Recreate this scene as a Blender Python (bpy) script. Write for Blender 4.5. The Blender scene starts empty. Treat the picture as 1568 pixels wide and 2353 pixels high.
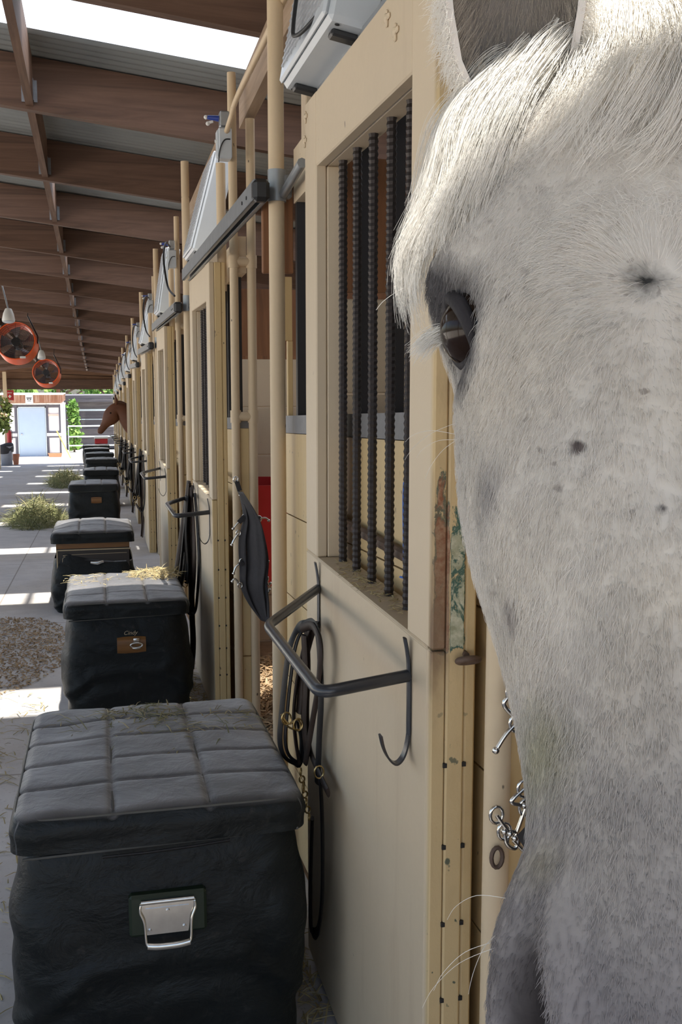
import bpy, math, random
import numpy as np
from mathutils import Vector, Matrix

# ------------------------------------------------------------------ camera, light, exposure
SC = bpy.context.scene
COL = SC.collection
cam_d = bpy.data.cameras.new('camera')
cam_d.sensor_fit = 'VERTICAL'; cam_d.sensor_height = 24.0; cam_d.lens = 24.0 * 2400.0 / 2353.0
cam_d.clip_start = 0.02; cam_d.clip_end = 400
cam = bpy.data.objects.new('camera', cam_d); COL.objects.link(cam)
cam.location = (0, 0, 1.44)
cam.rotation_euler = (math.pi / 2 - 0.12784, 0, -0.22821)
SC.camera = cam

W = bpy.data.worlds.new('sky'); SC.world = W; W.use_nodes = True
wn = W.node_tree.nodes; wl = W.node_tree.links
bg = wn['Background']
sky = wn.new('ShaderNodeTexSky'); sky.sky_type = 'NISHITA'; sky.sun_disc = False
sky.sun_elevation = math.radians(78); sky.sun_rotation = math.radians(90); sky.air_density = 1.0; sky.dust_density = 2.0
wl.new(sky.outputs['Color'], bg.inputs['Color'])
bg.inputs['Strength'].default_value = 0.26
sun_d = bpy.data.lights.new('sun', 'SUN'); sun_d.energy = 12.0; sun_d.angle = math.radians(1.2); sun_d.color = (1.0, 0.95, 0.87)
sun = bpy.data.objects.new('sun', sun_d); COL.objects.link(sun)
SUN_DIR = Vector((-0.09, 0.04, -1.0))
sun.rotation_euler = SUN_DIR.to_track_quat('-Z', 'Y').to_euler()
vs = SC.view_settings
vs.view_transform = 'Standard'; vs.look = 'None'; vs.exposure = 0.28; vs.gamma = 1.0; vs.use_curve_mapping = False
SC.cycles.max_bounces = 10; SC.cycles.diffuse_bounces = 6; SC.cycles.transparent_max_bounces = 12
SC.cycles.sample_clamp_indirect = 8.0
try:
    SC.cycles.use_denoising = True; SC.cycles.denoiser = 'OPENIMAGEDENOISE'
except Exception:
    pass

SL = 0.04                      # the whole stable steps down a gentle slope away from the camera
PITCH = 3.3                    # one stall to the next
NST = 11
def fz(y): return -SL * y
rnd = random.Random(7)

# ------------------------------------------------------------------ mesh helpers
class M:
    def __init__(s): s.v = []; s.f = []
    def add(s, vs, fs):
        b = len(s.v); s.v += [tuple(float(c) for c in p) for p in vs]; s.f += [tuple(i + b for i in f) for f in fs]; return s
    def box(s, x0, x1, y0, y1, z0, z1, c=0.0):
        if x0 > x1: x0, x1 = x1, x0
        if y0 > y1: y0, y1 = y1, y0
        if z0 > z1: z0, z1 = z1, z0
        lo = (x0, y0, z0); hi = (x1, y1, z1)
        if c <= 0:
            P = [((lo, hi)[i & 1][0], (lo, hi)[i >> 1 & 1][1], (lo, hi)[i >> 2 & 1][2]) for i in range(8)]
            return s.add(P, [(0, 2, 3, 1), (4, 5, 7, 6), (0, 1, 5, 4), (2, 6, 7, 3), (0, 4, 6, 2), (1, 3, 7, 5)])
        c = min(c, .45 * min(x1 - x0, y1 - y0, z1 - z0))
        P = []; idx = {}
        for i in range(8):
            sg = [i & 1, i >> 1 & 1, i >> 2 & 1]
            for ax in range(3):
                p = []
                for k in range(3):
                    full = hi[k] if sg[k] else lo[k]
                    p.append(full if k == ax else full - c * (1 if sg[k] else -1))
                idx[(i, ax)] = len(P); P.append(p)
        F = []
        def quad(ax, sgn):
            a, b = [k for k in range(3) if k != ax]
            o = []
            for (u, w) in ((0, 0), (1, 0), (1, 1), (0, 1)):
                i = (sgn << ax) | (u << a) | (w << b); o.append(idx[(i, ax)])
            return o if (sgn == 1) == (ax != 1) else o[::-1]
        for ax in range(3):
            for sgn in (0, 1): F.append(tuple(quad(ax, sgn)))
        for e in range(3):      # edges running along axis e
            a, b = [k for k in range(3) if k != e]
            for u in (0, 1):
                for w in (0, 1):
                    i0 = (u << a) | (w << b); i1 = i0 | (1 << e)
                    q = [idx[(i0, a)], idx[(i1, a)], idx[(i1, b)], idx[(i0, b)]]
                    F.append(tuple(q))
        for i in range(8): F.append((idx[(i, 0)], idx[(i, 1)], idx[(i, 2)]))
        return s.add(P, F)
    def tube(s, pts, r, seg=8, closed=False, cap=True, flat=None, up=None):
        """sweep a circle (or an ellipse r x flat) along pts"""
        P = [Vector(p) for p in pts]; n = len(P)
        if n < 2: return s
        T = []
        for i in range(n):
            a = P[(i - 1) % n] if (closed or i > 0) else P[i]
            b = P[(i + 1) % n] if (closed or i < n - 1) else P[i]
            t = (b - a)
            if t.length < 1e-9: t = Vector((0, 0, 1))
            T.append(t.normalized())
        if up is not None: N = Vector(up) - T[0] * T[0].dot(Vector(up))
        else:
            h = Vector((0, 0, 1)) if abs(T[0].z) < .9 else Vector((1, 0, 0)); N = T[0].cross(h)
        N.normalize()
        R = r if hasattr(r, '__len__') else [r] * n
        V = []
        for i in range(n):
            if up is not None: N = Vector(up)
            N = N - T[i] * T[i].dot(N)
            if N.length < 1e-6: N = T[i].orthogonal()
            N.normalize(); B = T[i].cross(N)
            rb = R[i] if flat is None else flat
            for k in range(seg):
                a = 2 * math.pi * k / seg
                V.append(P[i] + N * (rb * math.cos(a)) + B * (R[i] * math.sin(a)))
        F = []
        m = n if closed else n - 1
        for i in range(m):
            j = (i + 1) % n
            for k in range(seg):
                l = (k + 1) % seg
                F.append((i * seg + k, i * seg + l, j * seg + l, j * seg + k))
        if cap and not closed:
            F.append(tuple(range(seg - 1, -1, -1))); F.append(tuple((n - 1) * seg + k for k in range(seg)))
        return s.add(V, F)
    def cyl(s, a, b, r, seg=16, cap=True): return s.tube([a, b], r, seg, cap=cap)
    def grid(s, P, wrap_u=False, wrap_v=False):
        P = np.asarray(P, float); nu, nv = P.shape[:2]
        F = []
        for i in range(nu if wrap_u else nu - 1):
            for j in range(nv if wrap_v else nv - 1):
                i2 = (i + 1) % nu; j2 = (j + 1) % nv
                F.append((i * nv + j, i2 * nv + j, i2 * nv + j2, i * nv + j2))
        return s.add(P.reshape(-1, 3).tolist(), F)
    def lathe(s, prof, seg=24, o=(0, 0, 0), axis='Z'):
        V = []
        for (r, z) in prof:
            for k in range(seg):
                a = 2 * math.pi * k / seg; x, y = r * math.cos(a), r * math.sin(a)
                p = {'Z': (x, y, z), 'Y': (x, z, y), 'X': (z, x, y)}[axis]
                V.append((p[0] + o[0], p[1] + o[1], p[2] + o[2]))
        F = []
        for i in range(len(prof) - 1):
            for k in range(seg):
                l = (k + 1) % seg; F.append((i * seg + k, i * seg + l, (i + 1) * seg + l, (i + 1) * seg + k))
        return s.add(V, F)
    def ball(s, c, r, seg=12, rings=8):
        rr = r if hasattr(r, '__len__') else (r, r, r)
        V = [(c[0], c[1], c[2] + rr[2])]
        for i in range(1, rings):
            a = math.pi * i / rings
            for k in range(seg):
                b = 2 * math.pi * k / seg
                V.append((c[0] + rr[0] * math.sin(a) * math.cos(b), c[1] + rr[1] * math.sin(a) * math.sin(b), c[2] + rr[2] * math.cos(a)))
        V.append((c[0], c[1], c[2] - rr[2]))
        F = [(0, 1 + k, 1 + (k + 1) % seg) for k in range(seg)]
        for i in range(rings - 2):
            for k in range(seg):
                l = (k + 1) % seg; F.append((1 + i * seg + k, 1 + (i + 1) * seg + k, 1 + (i + 1) * seg + l, 1 + i * seg + l))
        L = len(V) - 1; b = 1 + (rings - 2) * seg
        F += [(L, b + (k + 1) % seg, b + k) for k in range(seg)]
        return s.add(V, F)
    def shift(s, d): s.v = [(a + d[0], b + d[1], c + d[2]) for a, b, c in s.v]; return s
    def xf(s, fn): s.v = [tuple(fn(*p)) for p in s.v]; return s

def smooth_pts(pts, n=6, closed=False):
    P = [Vector(p) for p in pts]; o = []; L = len(P)
    for i in range(L if closed else L - 1):
        if closed: a, b, c, d = P[i - 1], P[i], P[(i + 1) % L], P[(i + 2) % L]
        else: a, b, c, d = P[max(i - 1, 0)], P[i], P[i + 1], P[min(i + 2, L - 1)]
        for k in range(n):
            t = k / n
            o.append(0.5 * ((2 * b) + (c - a) * t + (2 * a - 5 * b + 4 * c - d) * t * t + (3 * b - a - 3 * c + d) * t ** 3))
    if not closed: o.append(P[-1])
    return o

def ob(name, m, mat, parent=None, smooth=0, loc=None):
    me = bpy.data.meshes.new(name); me.from_pydata(m.v, [], m.f); me.validate(clean_customdata=False)
    import bmesh
    b = bmesh.new(); b.from_mesh(me); bmesh.ops.recalc_face_normals(b, faces=b.faces); b.to_mesh(me); b.free()
    if smooth:
        me.polygons.foreach_set('use_smooth', [True] * len(me.polygons))
        if smooth < 180: me.set_sharp_from_angle(angle=math.radians(smooth))
    me.materials.append(mat)
    o = bpy.data.objects.new(name, me); COL.objects.link(o)
    if parent is not None: o.parent = parent
    if loc is not None: o.location = loc
    return o
def tag(o, label=None, cat=None, group=None, kind=None):
    if label: o['label'] = label
    if cat: o['category'] = cat
    if group: o['group'] = group
    if kind: o['kind'] = kind
    return o
def thing(name, label, cat, loc=(0, 0, 0), group=None, rot=(0, 0, 0)):
    o = bpy.data.objects.new(name, None); COL.objects.link(o); o.location = loc; o.rotation_euler = rot
    o.empty_display_size = .1
    return tag(o, label, cat, group)
def copy_tree(o, parent=None):
    c = o.copy(); COL.objects.link(c)
    if parent is not None: c.parent = parent
    for ch in list(o.children): copy_tree(ch, c)
    return c
def dup(o, loc, label, group=None):
    c = copy_tree(o); c.location = loc; c['label'] = label
    if group: c['group'] = group
    return c
ORD = ['nearest', 'second', 'third', 'fourth', 'fifth', 'sixth', 'seventh', 'eighth', 'ninth', 'tenth', 'eleventh', 'twelfth', 'thirteenth', 'fourteenth',
       'fifteenth', 'sixteenth', 'seventeenth', 'eighteenth', 'nineteenth', 'twentieth', 'twenty-first', 'twenty-second', 'twenty-third', 'twenty-fourth', 'twenty-fifth']

# ------------------------------------------------------------------ materials
class NT:
    def __init__(s, name):
        s.m = bpy.data.materials.new(name); s.m.use_nodes = True; s.n = s.m.node_tree.nodes; s.l = s.m.node_tree.links
        s.b = s.n['Principled BSDF']; s.out = s.n['Material Output']; s._tc = None
    def tc(s, w='Object'):
        if s._tc is None: s._tc = s.n.new('ShaderNodeTexCoord')
        return s._tc.outputs[w]
    def val(s, sock, v):
        if hasattr(v, 'is_output') or isinstance(v, bpy.types.NodeSocket): s.l.new(v, sock)
        else: sock.default_value = v
    def mp(s, scale=(1, 1, 1), vec=None, loc=(0, 0, 0)):
        n = s.n.new('ShaderNodeMapping'); s.l.new(vec or s.tc(), n.inputs['Vector']); n.inputs['Scale'].default_value = scale; n.inputs['Location'].default_value = loc
        return n.outputs['Vector']
    def noise(s, scale, vec=None, detail=4, rough=.55, dist=0.0):
        n = s.n.new('ShaderNodeTexNoise'); s.l.new(vec or s.tc(), n.inputs['Vector'])
        n.inputs['Scale'].default_value = scale; n.inputs['Detail'].default_value = detail; n.inputs['Roughness'].default_value = rough; n.inputs['Distortion'].default_value = dist
        return n.outputs['Fac']
    def voro(s, scale, vec=None, feature='F1', out='Distance'):
        n = s.n.new('ShaderNodeTexVoronoi'); n.feature = feature; s.l.new(vec or s.tc(), n.inputs['Vector']); n.inputs['Scale'].default_value = scale
        return n.outputs[out]
    def ramp(s, fac, stops):
        n = s.n.new('ShaderNodeValToRGB'); s.l.new(fac, n.inputs['Fac'])
        e = n.color_ramp.elements
        while len(e) > 1: e.remove(e[0])
        e[0].position = stops[0][0]; e[0].color = tuple(stops[0][1]) + (1,) if len(stops[0][1]) == 3 else stops[0][1]
        for p, c in stops[1:]:
            k = e.new(p); k.color = tuple(c) + (1,)
        return n.outputs['Color']
    def step(s, fac, a, b):
        n = s.n.new('ShaderNodeMapRange'); s.val(n.inputs['Value'], fac); n.inputs['From Min'].default_value = a; n.inputs['From Max'].default_value = b
        return n.outputs['Result']
    def mix(s, fac, a, b):
        n = s.n.new('ShaderNodeMix'); n.data_type = 'RGBA'
        s.val(n.inputs[0], fac)
        for k, v in ((6, a), (7, b)):
            if isinstance(v, tuple): v = v + (1,) if len(v) == 3 else v
            s.val(n.inputs[k], v)
        return n.outputs[2]
    def math(s, op, a, b=0.0):
        n = s.n.new('ShaderNodeMath'); n.operation = op; s.val(n.inputs[0], a); s.val(n.inputs[1], b); return n.outputs[0]
    def sep(s, vec=None):
        n = s.n.new('ShaderNodeSeparateXYZ'); s.l.new(vec or s.tc(), n.inputs[0]); return n.outputs
    def bump(s, h, strength=.3, dist=.01):
        n = s.n.new('ShaderNodeBump'); s.l.new(h, n.inputs['Height']); n.inputs['Strength'].default_value = strength; n.inputs['Distance'].default_value = dist
        s.l.new(n.outputs['Normal'], s.b.inputs['Normal'])
    def set(s, col=None, rough=.5, metal=0.0, spec=None):
        if col is not None:
            if isinstance(col, tuple): s.b.inputs['Base Color'].default_value = col + (1,)
            else: s.l.new(col, s.b.inputs['Base Color'])
        s.val(s.b.inputs['Roughness'], rough); s.b.inputs['Metallic'].default_value = metal
        if spec is not None: s.b.inputs['Specular IOR Level'].default_value = spec
        return s.m
def simple(name, col, rough=.5, metal=0.0, var=.15, scale=14, bump=0.0, spec=None):
    t = NT(name); f = t.noise(scale, detail=5)
    c = t.mix(f, tuple(max(0, x * (1 - var)) for x in col), tuple(min(1, x * (1 + var)) for x in col))
    if bump: t.bump(f, bump, .005)
    return t.set(c, rough, metal, spec)

def paint(name, base, dirt, speck=(.10, .07, .05), chips=.62):
    t = NT(name)
    big = t.noise(2.3, t.mp((1, 1, .35)), 5); fine = t.noise(70, None, 3); streak = t.noise(9, t.mp((1, 1, .12)), 5, .6)
    c = t.mix(t.step(big, .40, .75), base, tuple(b * .90 for b in base))
    c = t.mix(t.math('MULTIPLY', t.step(streak, .58, .82), .55), c, dirt)
    sp = t.noise(38, t.mp((1, 1, .6)), 2, .5)
    c = t.mix(t.step(sp, chips + .14, chips + .17), c, speck)
    c = t.mix(t.math('MULTIPLY', fine, .16), c, tuple(b * .6 for b in base))
    t.bump(t.noise(40, None, 6), .12, .004)
    return t.set(c, .55)
CREAM = (.63, .515, .365); CREAM_Y = (.64, .475, .245)
MT = {}
MT['cream'] = paint('cream_paint', CREAM, (.42, .31, .20))
MT['cream_y'] = paint('yellow_warm_lit_cream', CREAM_Y, (.36, .23, .10), chips=.56)  # warm light on the door end faces is put into this yellow
MT['cream_pipe'] = paint('cream_pipe_paint', (.64, .50, .33), (.40, .27, .14), chips=.6)
def wood(name, a, b, axis='X', rough=.75, sc=1.0):
    t = NT(name)
    s = {'X': (.35, 6, 6), 'Y': (6, .35, 6), 'Z': (6, 6, .35)}[axis]; s = tuple(k * sc for k in s)
    g = t.noise(3.2, t.mp(s), 7, .65, .9); big = t.noise(.9, None, 3)
    c = t.ramp(g, [(.25, tuple(x * .45 for x in a)), (.48, a), (.72, b), (.9, tuple(x * .7 for x in a))])
    c = t.mix(t.math('MULTIPLY', big, .5), c, tuple(x * .6 for x in a))
    t.bump(g, .25, .004)
    return t.set(c, rough)
MT['beam'] = wood('dark_stained_beam_wood', (.115, .062, .040), (.175, .10, .066), 'X')
MT['block'] = wood('dark_stained_block_wood', (.13, .068, .040), (.20, .115, .072), 'Y')
MT['board'] = wood('red_brown_board', (.24, .105, .045), (.36, .17, .075), 'Z')
MT['stall_wood'] = wood('brown_stall_boards', (.18, .092, .05), (.27, .15, .085), 'X')
MT['rust'] = simple('rusty_iron', (.115, .075, .055), .7, .2, .45, 40, .3)
MT['rebar'] = simple('dark_ribbed_iron', (.040, .032, .030), .5, .5, .45, 60, .2)
MT['black_pipe'] = simple('black_enamel_pipe', (.028, .030, .036), .28, .0, .4, 25, .1, .6)
MT['dark_bar'] = simple('black_square_bar', (.022, .021, .023), .5, .2, .3, 20)
MT['galv'] = simple('galvanised_steel', (.40, .42, .44), .42, .8, .25, 30, .1)
MT['galv_dull'] = simple('dull_grey_track_steel', (.30, .32, .34), .40, .55, .25, 18, .1)
MT['angle'] = simple('grey_angle_iron', (.20, .20, .21), .6, .2, .3, 25, .1)
MT['chrome'] = simple('worn_chrome', (.72, .69, .64), .18, 1.0, .15, 60)
MT['brass'] = simple('dull_brass', (.50, .36, .16), .35, 1.0, .25, 60)
MT['leather'] = simple('dark_brown_leather', (.030, .018, .013), .55, .0, .5, 30, .2, .3)
MT['strap'] = simple('black_leather', (.012, .010, .010), .5, .0, .5, 30, .2, .3)
MT['nylon'] = simple('charcoal_webbing', (.030, .027, .030), .7, .0, .35, 60, .2)
MT['cable'] = simple('black_cable', (.02, .02, .022), .5)
MT['fan_grey'] = simple('pale_grey_enamel', (.52, .56, .60), .35, .0, .06, 10)
MT['fan_grille'] = simple('grey_wire_grille', (.50, .51, .53), .4, .3, .1, 10)
MT['hose_blue'] = simple('blue_plastic', (.03, .06, .32), .4)
MT['white_plastic'] = simple('white_plastic', (.75, .75, .72), .35, 0, .05)
MT['orange'] = simple('orange_enamel', (.80, .115, .022), .35, 0, .08)
MT['black_plastic'] = simple('black_plastic', (.02, .02, .022), .45)
MT['blade'] = simple('grey_fan_blade', (.16, .18, .20), .4, .3)
MT['red'] = simple('red_canvas', (.42, .016, .022), .6, 0, .15)
MT['twine'] = simple('blue_twine', (.05, .14, .48), .7)
def vinyl():
    t = NT('black_quilted_vinyl')
    n1 = t.noise(5, None, 5); n2 = t.noise(34, None, 4); n3 = t.noise(11, t.mp((1, 1, 1.4)), 6, .6, .4)
    dust_sheen = t.noise(2.6, None, 5, .6)
    nz = t.n.new('ShaderNodeNewGeometry'); up = t.sep(nz.outputs['Normal'])[2]
    c = t.mix(t.step(n1, .35, .75), (.0045, .0055, .0055), (.010, .012, .0115))
    # dust pales the up-facing lid, with its grazing sky reflection painted in
    d = t.math('MULTIPLY', t.step(up, .55, .95), t.math('ADD', t.math('MULTIPLY', t.step(dust_sheen, .35, .7), .55), .35))
    c = t.mix(d, c, (.25, .237, .242))
    c = t.mix(t.math('MULTIPLY', t.step(n2, .62, .8), .25), c, (.09, .08, .07))
    t.bump(n3, .55, .016)
    t.b.inputs['Sheen Roughness'].default_value = .45
    t.val(t.b.inputs['Sheen Weight'], t.math('MULTIPLY', d, .95))
    r = t.math('ADD', t.math('MULTIPLY', n2, .2), .34)
    return t.set(c, r, 0, .28)
MT['vinyl'] = vinyl()
MT['seam'] = simple('dusty_seam', (.10, .095, .085), .8)
MT['trunk_wood'] = wood('amber_trunk_wood', (.20, .085, .02), (.32, .15, .045), 'X', .4)
MT['trunk_green'] = simple('dark_green_trunk_panel', (.012, .022, .010), .4)
MT['trunk_black'] = simple('dark_brown_trunk_panel', (.030, .022, .018), .4)
MT['gold'] = simple('pale_gold_trim', (.48, .38, .24), .45, .3, .2)
def straw_mat(name, cols):
    t = NT(name); oi = t.n.new('ShaderNodeNewGeometry')
    c = t.ramp(oi.outputs['Random Per Island'], [(i / (len(cols) - 1), k) for i, k in enumerate(cols)])
    return t.set(c, .8)
MT['straw'] = straw_mat('straw', [(.34, .25, .11), (.50, .40, .20), (.26, .20, .09), (.58, .50, .30)])
MT['hay'] = straw_mat('green_hay', [(.17, .19, .07), (.29, .29, .12), (.12, .13, .05), (.40, .35, .17)])
MT['wisps'] = straw_mat('hay_wisps', [(.40, .33, .18), (.16, .17, .08), (.52, .44, .27), (.10, .11, .06), (.34, .26, .14)])
MT['bedding'] = straw_mat('shavings', [(.27, .17, .085), (.42, .28, .15), (.19, .12, .06), (.52, .40, .25)])
MT['leaf'] = straw_mat('tree_leaves', [(.10, .24, .035), (.20, .38, .07), (.06, .15, .03), (.30, .46, .12)])
MT['fern'] = straw_mat('basket_leaves', [(.16, .24, .06), (.30, .36, .10), (.10, .16, .05)])
MT['bark'] = simple('tree_bark', (.09, .065, .05), .9, 0, .4, 9, .5)
MT['terracotta'] = simple('terracotta', (.62, .26, .15), .8, 0, .12)
MT['steel_tub'] = simple('grey_steel_bin', (.32, .33, .36), .5, .4)
MT['white_wall'] = simple('white_stucco', (.86, .86, .87), .8, 0, .04, 20)
MT['trim_grey'] = simple('dark_grey_trim', (.10, .10, .13), .7, 0, .2)
MT['door_blue'] = simple('pale_blue_door', (.40, .52, .68), .5, 0, .06, 4)
MT['fascia'] = wood('weathered_fascia', (.36, .16, .09), (.68, .52, .40), 'Z', .8, .7)
MT['gate_pipe'] = simple('pale_blue_gate_pipe', (.55, .66, .74), .4, .2)
MT['shed_dark'] = wood('grey_weathered_boards', (.10, .095, .11), (.17, .165, .18), 'X', .85)
MT['white_paint'] = simple('white_paint', (.82, .82, .80), .6, 0, .05)
MT['sign_red'] = simple('sign_red', (.48, .03, .035), .5, 0, .08)
MT['sign_black'] = simple('sign_black', (.03, .03, .03), .5, 0, .05)
MT['yellow_pole'] = simple('yellow_paint', (.70, .50, .12), .5, 0, .1)
MT['flower'] = straw_mat('pale_flowers', [(.75, .70, .50), (.80, .35, .20), (.85, .80, .65)])
def concrete():
    t = NT('aisle_concrete')
    n = t.noise(3.5, None, 6, .6); f = t.noise(60, None, 4); w = t.noise(.8, None, 4, .6)
    c = t.mix(t.step(n, .3, .75), (.46, .44, .435), (.62, .59, .565))
    c = t.mix(t.math('MULTIPLY', t.step(w, .45, .75), .7), c, (.33, .27, .205))
    c = t.mix(t.math('MULTIPLY', t.step(f, .6, .75), .5), c, (.20, .16, .12))
    x, y, z = t.sep()
    s1 = t.math('LESS_THAN', t.math('ABSOLUTE', t.math('ADD', x, .80)), .006)
    s2 = t.math('LESS_THAN', t.math('ABSOLUTE', t.math('SUBTRACT', t.math('MODULO', t.math('ADD', y, 33.), 3.3), 1.0)), .008)
    c = t.mix(t.math('MULTIPLY', t.math('MAXIMUM', s1, s2), .6), c, (.16, .12, .09))
    t.bump(f, .15, .004)
    return t.set(c, .78)
MT['concrete'] = concrete()
MT['dirt'] = simple('pale_dirt', (.62, .57, .50), .9, 0, .15, 3, .2)
MT['stall_floor'] = simple('stall_bedding_base', (.30, .19, .105), .95, 0, .4, 18, .6)
def corrugated():
    t = NT('galvanised_roof_sheet')
    n = t.noise(6, t.mp((.3, 3, 1)), 5)
    c = t.mix(n, (.20, .215, .215), (.33, .345, .34))
    return t.set(c, .55, .35)
MT['roof'] = corrugated()
def skylight_mat():
    t = NT('translucent_skylight_sheet')
    t.n.remove(t.b)
    a = t.n.new('ShaderNodeBsdfTransparent'); a.inputs['Color'].default_value = (.95, .97, .98, 1)
    b = t.n.new('ShaderNodeBsdfTranslucent'); b.inputs['Color'].default_value = (.92, .94, .96, 1)
    m = t.n.new('ShaderNodeMixShader'); m.inputs[0].default_value = .35
    t.l.new(a.outputs[0], m.inputs[1]); t.l.new(b.outputs[0], m.inputs[2]); t.l.new(m.outputs[0], t.out.inputs['Surface'])
    return t.m
MT['skylight'] = skylight_mat()

# ------------------------------------------------------------------ setting: floor, ground, roof
def sloped_quad(name, x0, x1, y0, y1, mat, h=0.0, nx=2, ny=2, kind='structure'):
    P = np.zeros((ny, nx, 3))
    xs = np.linspace(x0, x1, nx); ys = np.linspace(y0, y1, ny)
    P[..., 0] = xs[None, :]; P[..., 1] = ys[:, None]; P[..., 2] = -SL * P[..., 1] + h
    return tag(ob(name, M().grid(P), mat), kind=kind)
YEND = 37.0
tag(sloped_quad('floor', -3.4, .60, -5, YEND, MT['concrete']), 'pale concrete aisle floor running down between the stalls', 'floor')
tag(sloped_quad('floor_stalls', .60, 4.6, -5, YEND, MT['stall_floor'], -.002), 'brown bedding floor of the stalls', 'floor')
g = M(); zE = fz(YEND)
def gq(x0, x1, y0, y1, za, zb): g.add([(x0, y0, za), (x1, y0, za), (x1, y1, zb), (x0, y1, zb)], [(0, 1, 2, 3)])
gq(-40, -3.4, -5, YEND, fz(-5) - .03, zE - .03); gq(4.6, 40, -5, YEND, fz(-5) - .03, zE - .03)
gq(-40, 40, -40, -5, fz(-5) - .03, fz(-5) - .03); gq(-40, 40, YEND, 110, zE - .02, zE - .02 - 1.1)
tag(ob('ground', g, MT['dirt']), 'pale sunlit dirt ground outside the stable', 'ground', kind='structure')

RX, RH = -1.75, 3.528                     # ridge position and height above the sloped floor
def roof_h(x): return RH - .12 * abs(x - RX)
XL, XR = -4.7, 4.7
SKY0, SKYW = 5.05, .52
sky_y = [SKY0 + PITCH * k for k in range(0, 10)]
def corr(m, xs, y0, y1):
    n = max(2, int((y1 - y0) / .0127) + 1)
    ys = np.linspace(y0, y1, n)
    P = np.zeros((len(xs), n, 3)); P[..., 0] = np.array(xs)[:, None]; P[..., 1] = ys[None, :]
    P[..., 2] = np.array([roof_h(x) for x in xs])[:, None] + (-SL * ys + .009 * np.sin(ys * 2 * math.pi / .076))[None, :]
    m.grid(P)
rm = M(); y = -3.0
HX0, HX1, HY0, HY1 = .12, 3.6, .50, .93          # unseen skylight sheet added to let sun onto the white horse
for s in sky_y + [YEND + .3]:
    if s > y:
        if y < HY0 and s > HY1:
            corr(rm, [XL, RX, XR], y, HY0); corr(rm, [XL, RX, HX0], HY0, HY1); corr(rm, [HX1, XR], HY0, HY1); corr(rm, [XL, RX, XR], HY1, s)
        else: corr(rm, [XL, RX, XR], y, s)
    y = s + SKYW
    if s < YEND: corr(rm, [-2.18, RX, -1.32], s, y); corr(rm, [XL, -4.3], s, y); corr(rm, [4.3, XR], s, y)
tag(ob('ceiling', rm, MT['roof'], smooth=180), 'grey corrugated metal roof over the aisle', 'roof', kind='structure')
def skylight(x0, x1, y0, y1, label):
    m = M(); corr(m, [x0, RX, x1] if x0 < RX < x1 else [x0, x1], y0 - .02, y1 + .02); m.shift((0, 0, .014))
    return tag(ob('skylight', m, MT['skylight'], smooth=180), label, 'skylight', 'translucent roof sheets')
skylight(HX0 - .02, HX1 + .02, HY0, HY1, 'added unseen translucent roof sheet that lets sun onto the white horse head')
vis = 0
for k, s in enumerate(sky_y):
    if s < 4: lab = 'translucent roof sheet above the camera, before the first visible rafter' if s > 0 else 'translucent roof sheet behind the camera'
    else: lab = 'glaring white translucent roof sheet on the right roof slope, %s from the camera' % ORD[vis]
    skylight(-1.32, 4.3, s, s + SKYW, lab)
    if s > 4:
        skylight(-4.3, -2.18, s, s + SKYW, 'translucent roof sheet on the left roof slope, %s from the camera' % ORD[vis]); vis += 1

# rafters, blocking, ridge, long header
beam_y = [4.3 + 1.65 * j for j in range(-3, 20)]
def rafter(y, x0, x1, label, grp):
    m = M(); b = .27
    h0, h1 = roof_h(x0) - .012, roof_h(x1) - .012
    for (ya, yb) in ((-.032, .032),):
        P = []
        for x, h in ((x0, h0), (x1, h1)):
            for yy in (ya, yb):
                for zz in (h - b, h): P.append((x, yy, zz))
        m.add(P, [(0, 1, 3, 2), (4, 6, 7, 5), (0, 2, 6, 4), (1, 5, 7, 3), (0, 4, 5, 1), (2, 3, 7, 6)])
    return tag(ob('roof_rafter', m, MT['beam'], loc=(0, y, fz(y))), label, 'rafter', grp)
for j, y in enumerate(beam_y):
    jj = j - 3
    rafter(y, RX + .03, 4.6, 'dark brown timber rafter across the right roof slope, %s' % (ORD[jj] + ' visible from the camera' if jj >= 0 else ['next above the nearest door', 'right above the camera', 'behind the camera'][-jj - 1]), 'rafters of the right roof slope')
    if jj > 1: rafter(y, -4.6, RX - .03, 'dark brown timber rafter across the left roof slope, level with the %s visible right rafter' % ORD[jj], 'rafters of the left roof slope')
m = M()
for (a, b) in ((-3., YEND + .2),):
    P = [(RX + dx, yy, fz(yy) + RH + dz) for yy in (a, b) for dx in (-.03, .03) for dz in (-.29, -.02)]
    m.add(P, [(0, 1, 3, 2), (4, 6, 7, 5), (0, 2, 6, 4), (1, 5, 7, 3), (0, 4, 5, 1), (2, 3, 7, 6)])
tag(ob('ridge_beam', m, MT['block']), 'long dark ridge beam along the top of the roof', 'beam')
m = M()
def slab(m, x0, x1, y0, y1, h0, h1):
    P = [(x, yy, fz(yy) + h) for yy in (y0, y1) for x in (x0, x1) for h in (h0, h1)]
    m.add(P, [(0, 1, 3, 2), (4, 6, 7, 5), (0, 2, 6, 4), (1, 5, 7, 3), (0, 4, 5, 1), (2, 3, 7, 6)])
MT['header'] = wood('pale_brown_header_board', (.34, .24, .16), (.46, .35, .25), 'Y')
for k in range(0, 11):
    m = M(); slab(m, .67, .715, max(1.45, 2.55 + PITCH * (k - 1) + (0 if k else 0)), min(YEND, 4.95 + PITCH * (k - 1) if k else 1.6), 2.77, 2.955) if k else None
    if k: tag(ob('header_beam', m, MT['header']), 'pale brown timber under the rafter ends above the stalls, %s from the camera' % ORD[k - 1], 'beam', 'timbers above the stall fronts')
bproto = None
MT['hanger'] = simple('weathered_hanger_steel', (.22, .225, .24), .5, .6, .3, 30)
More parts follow.
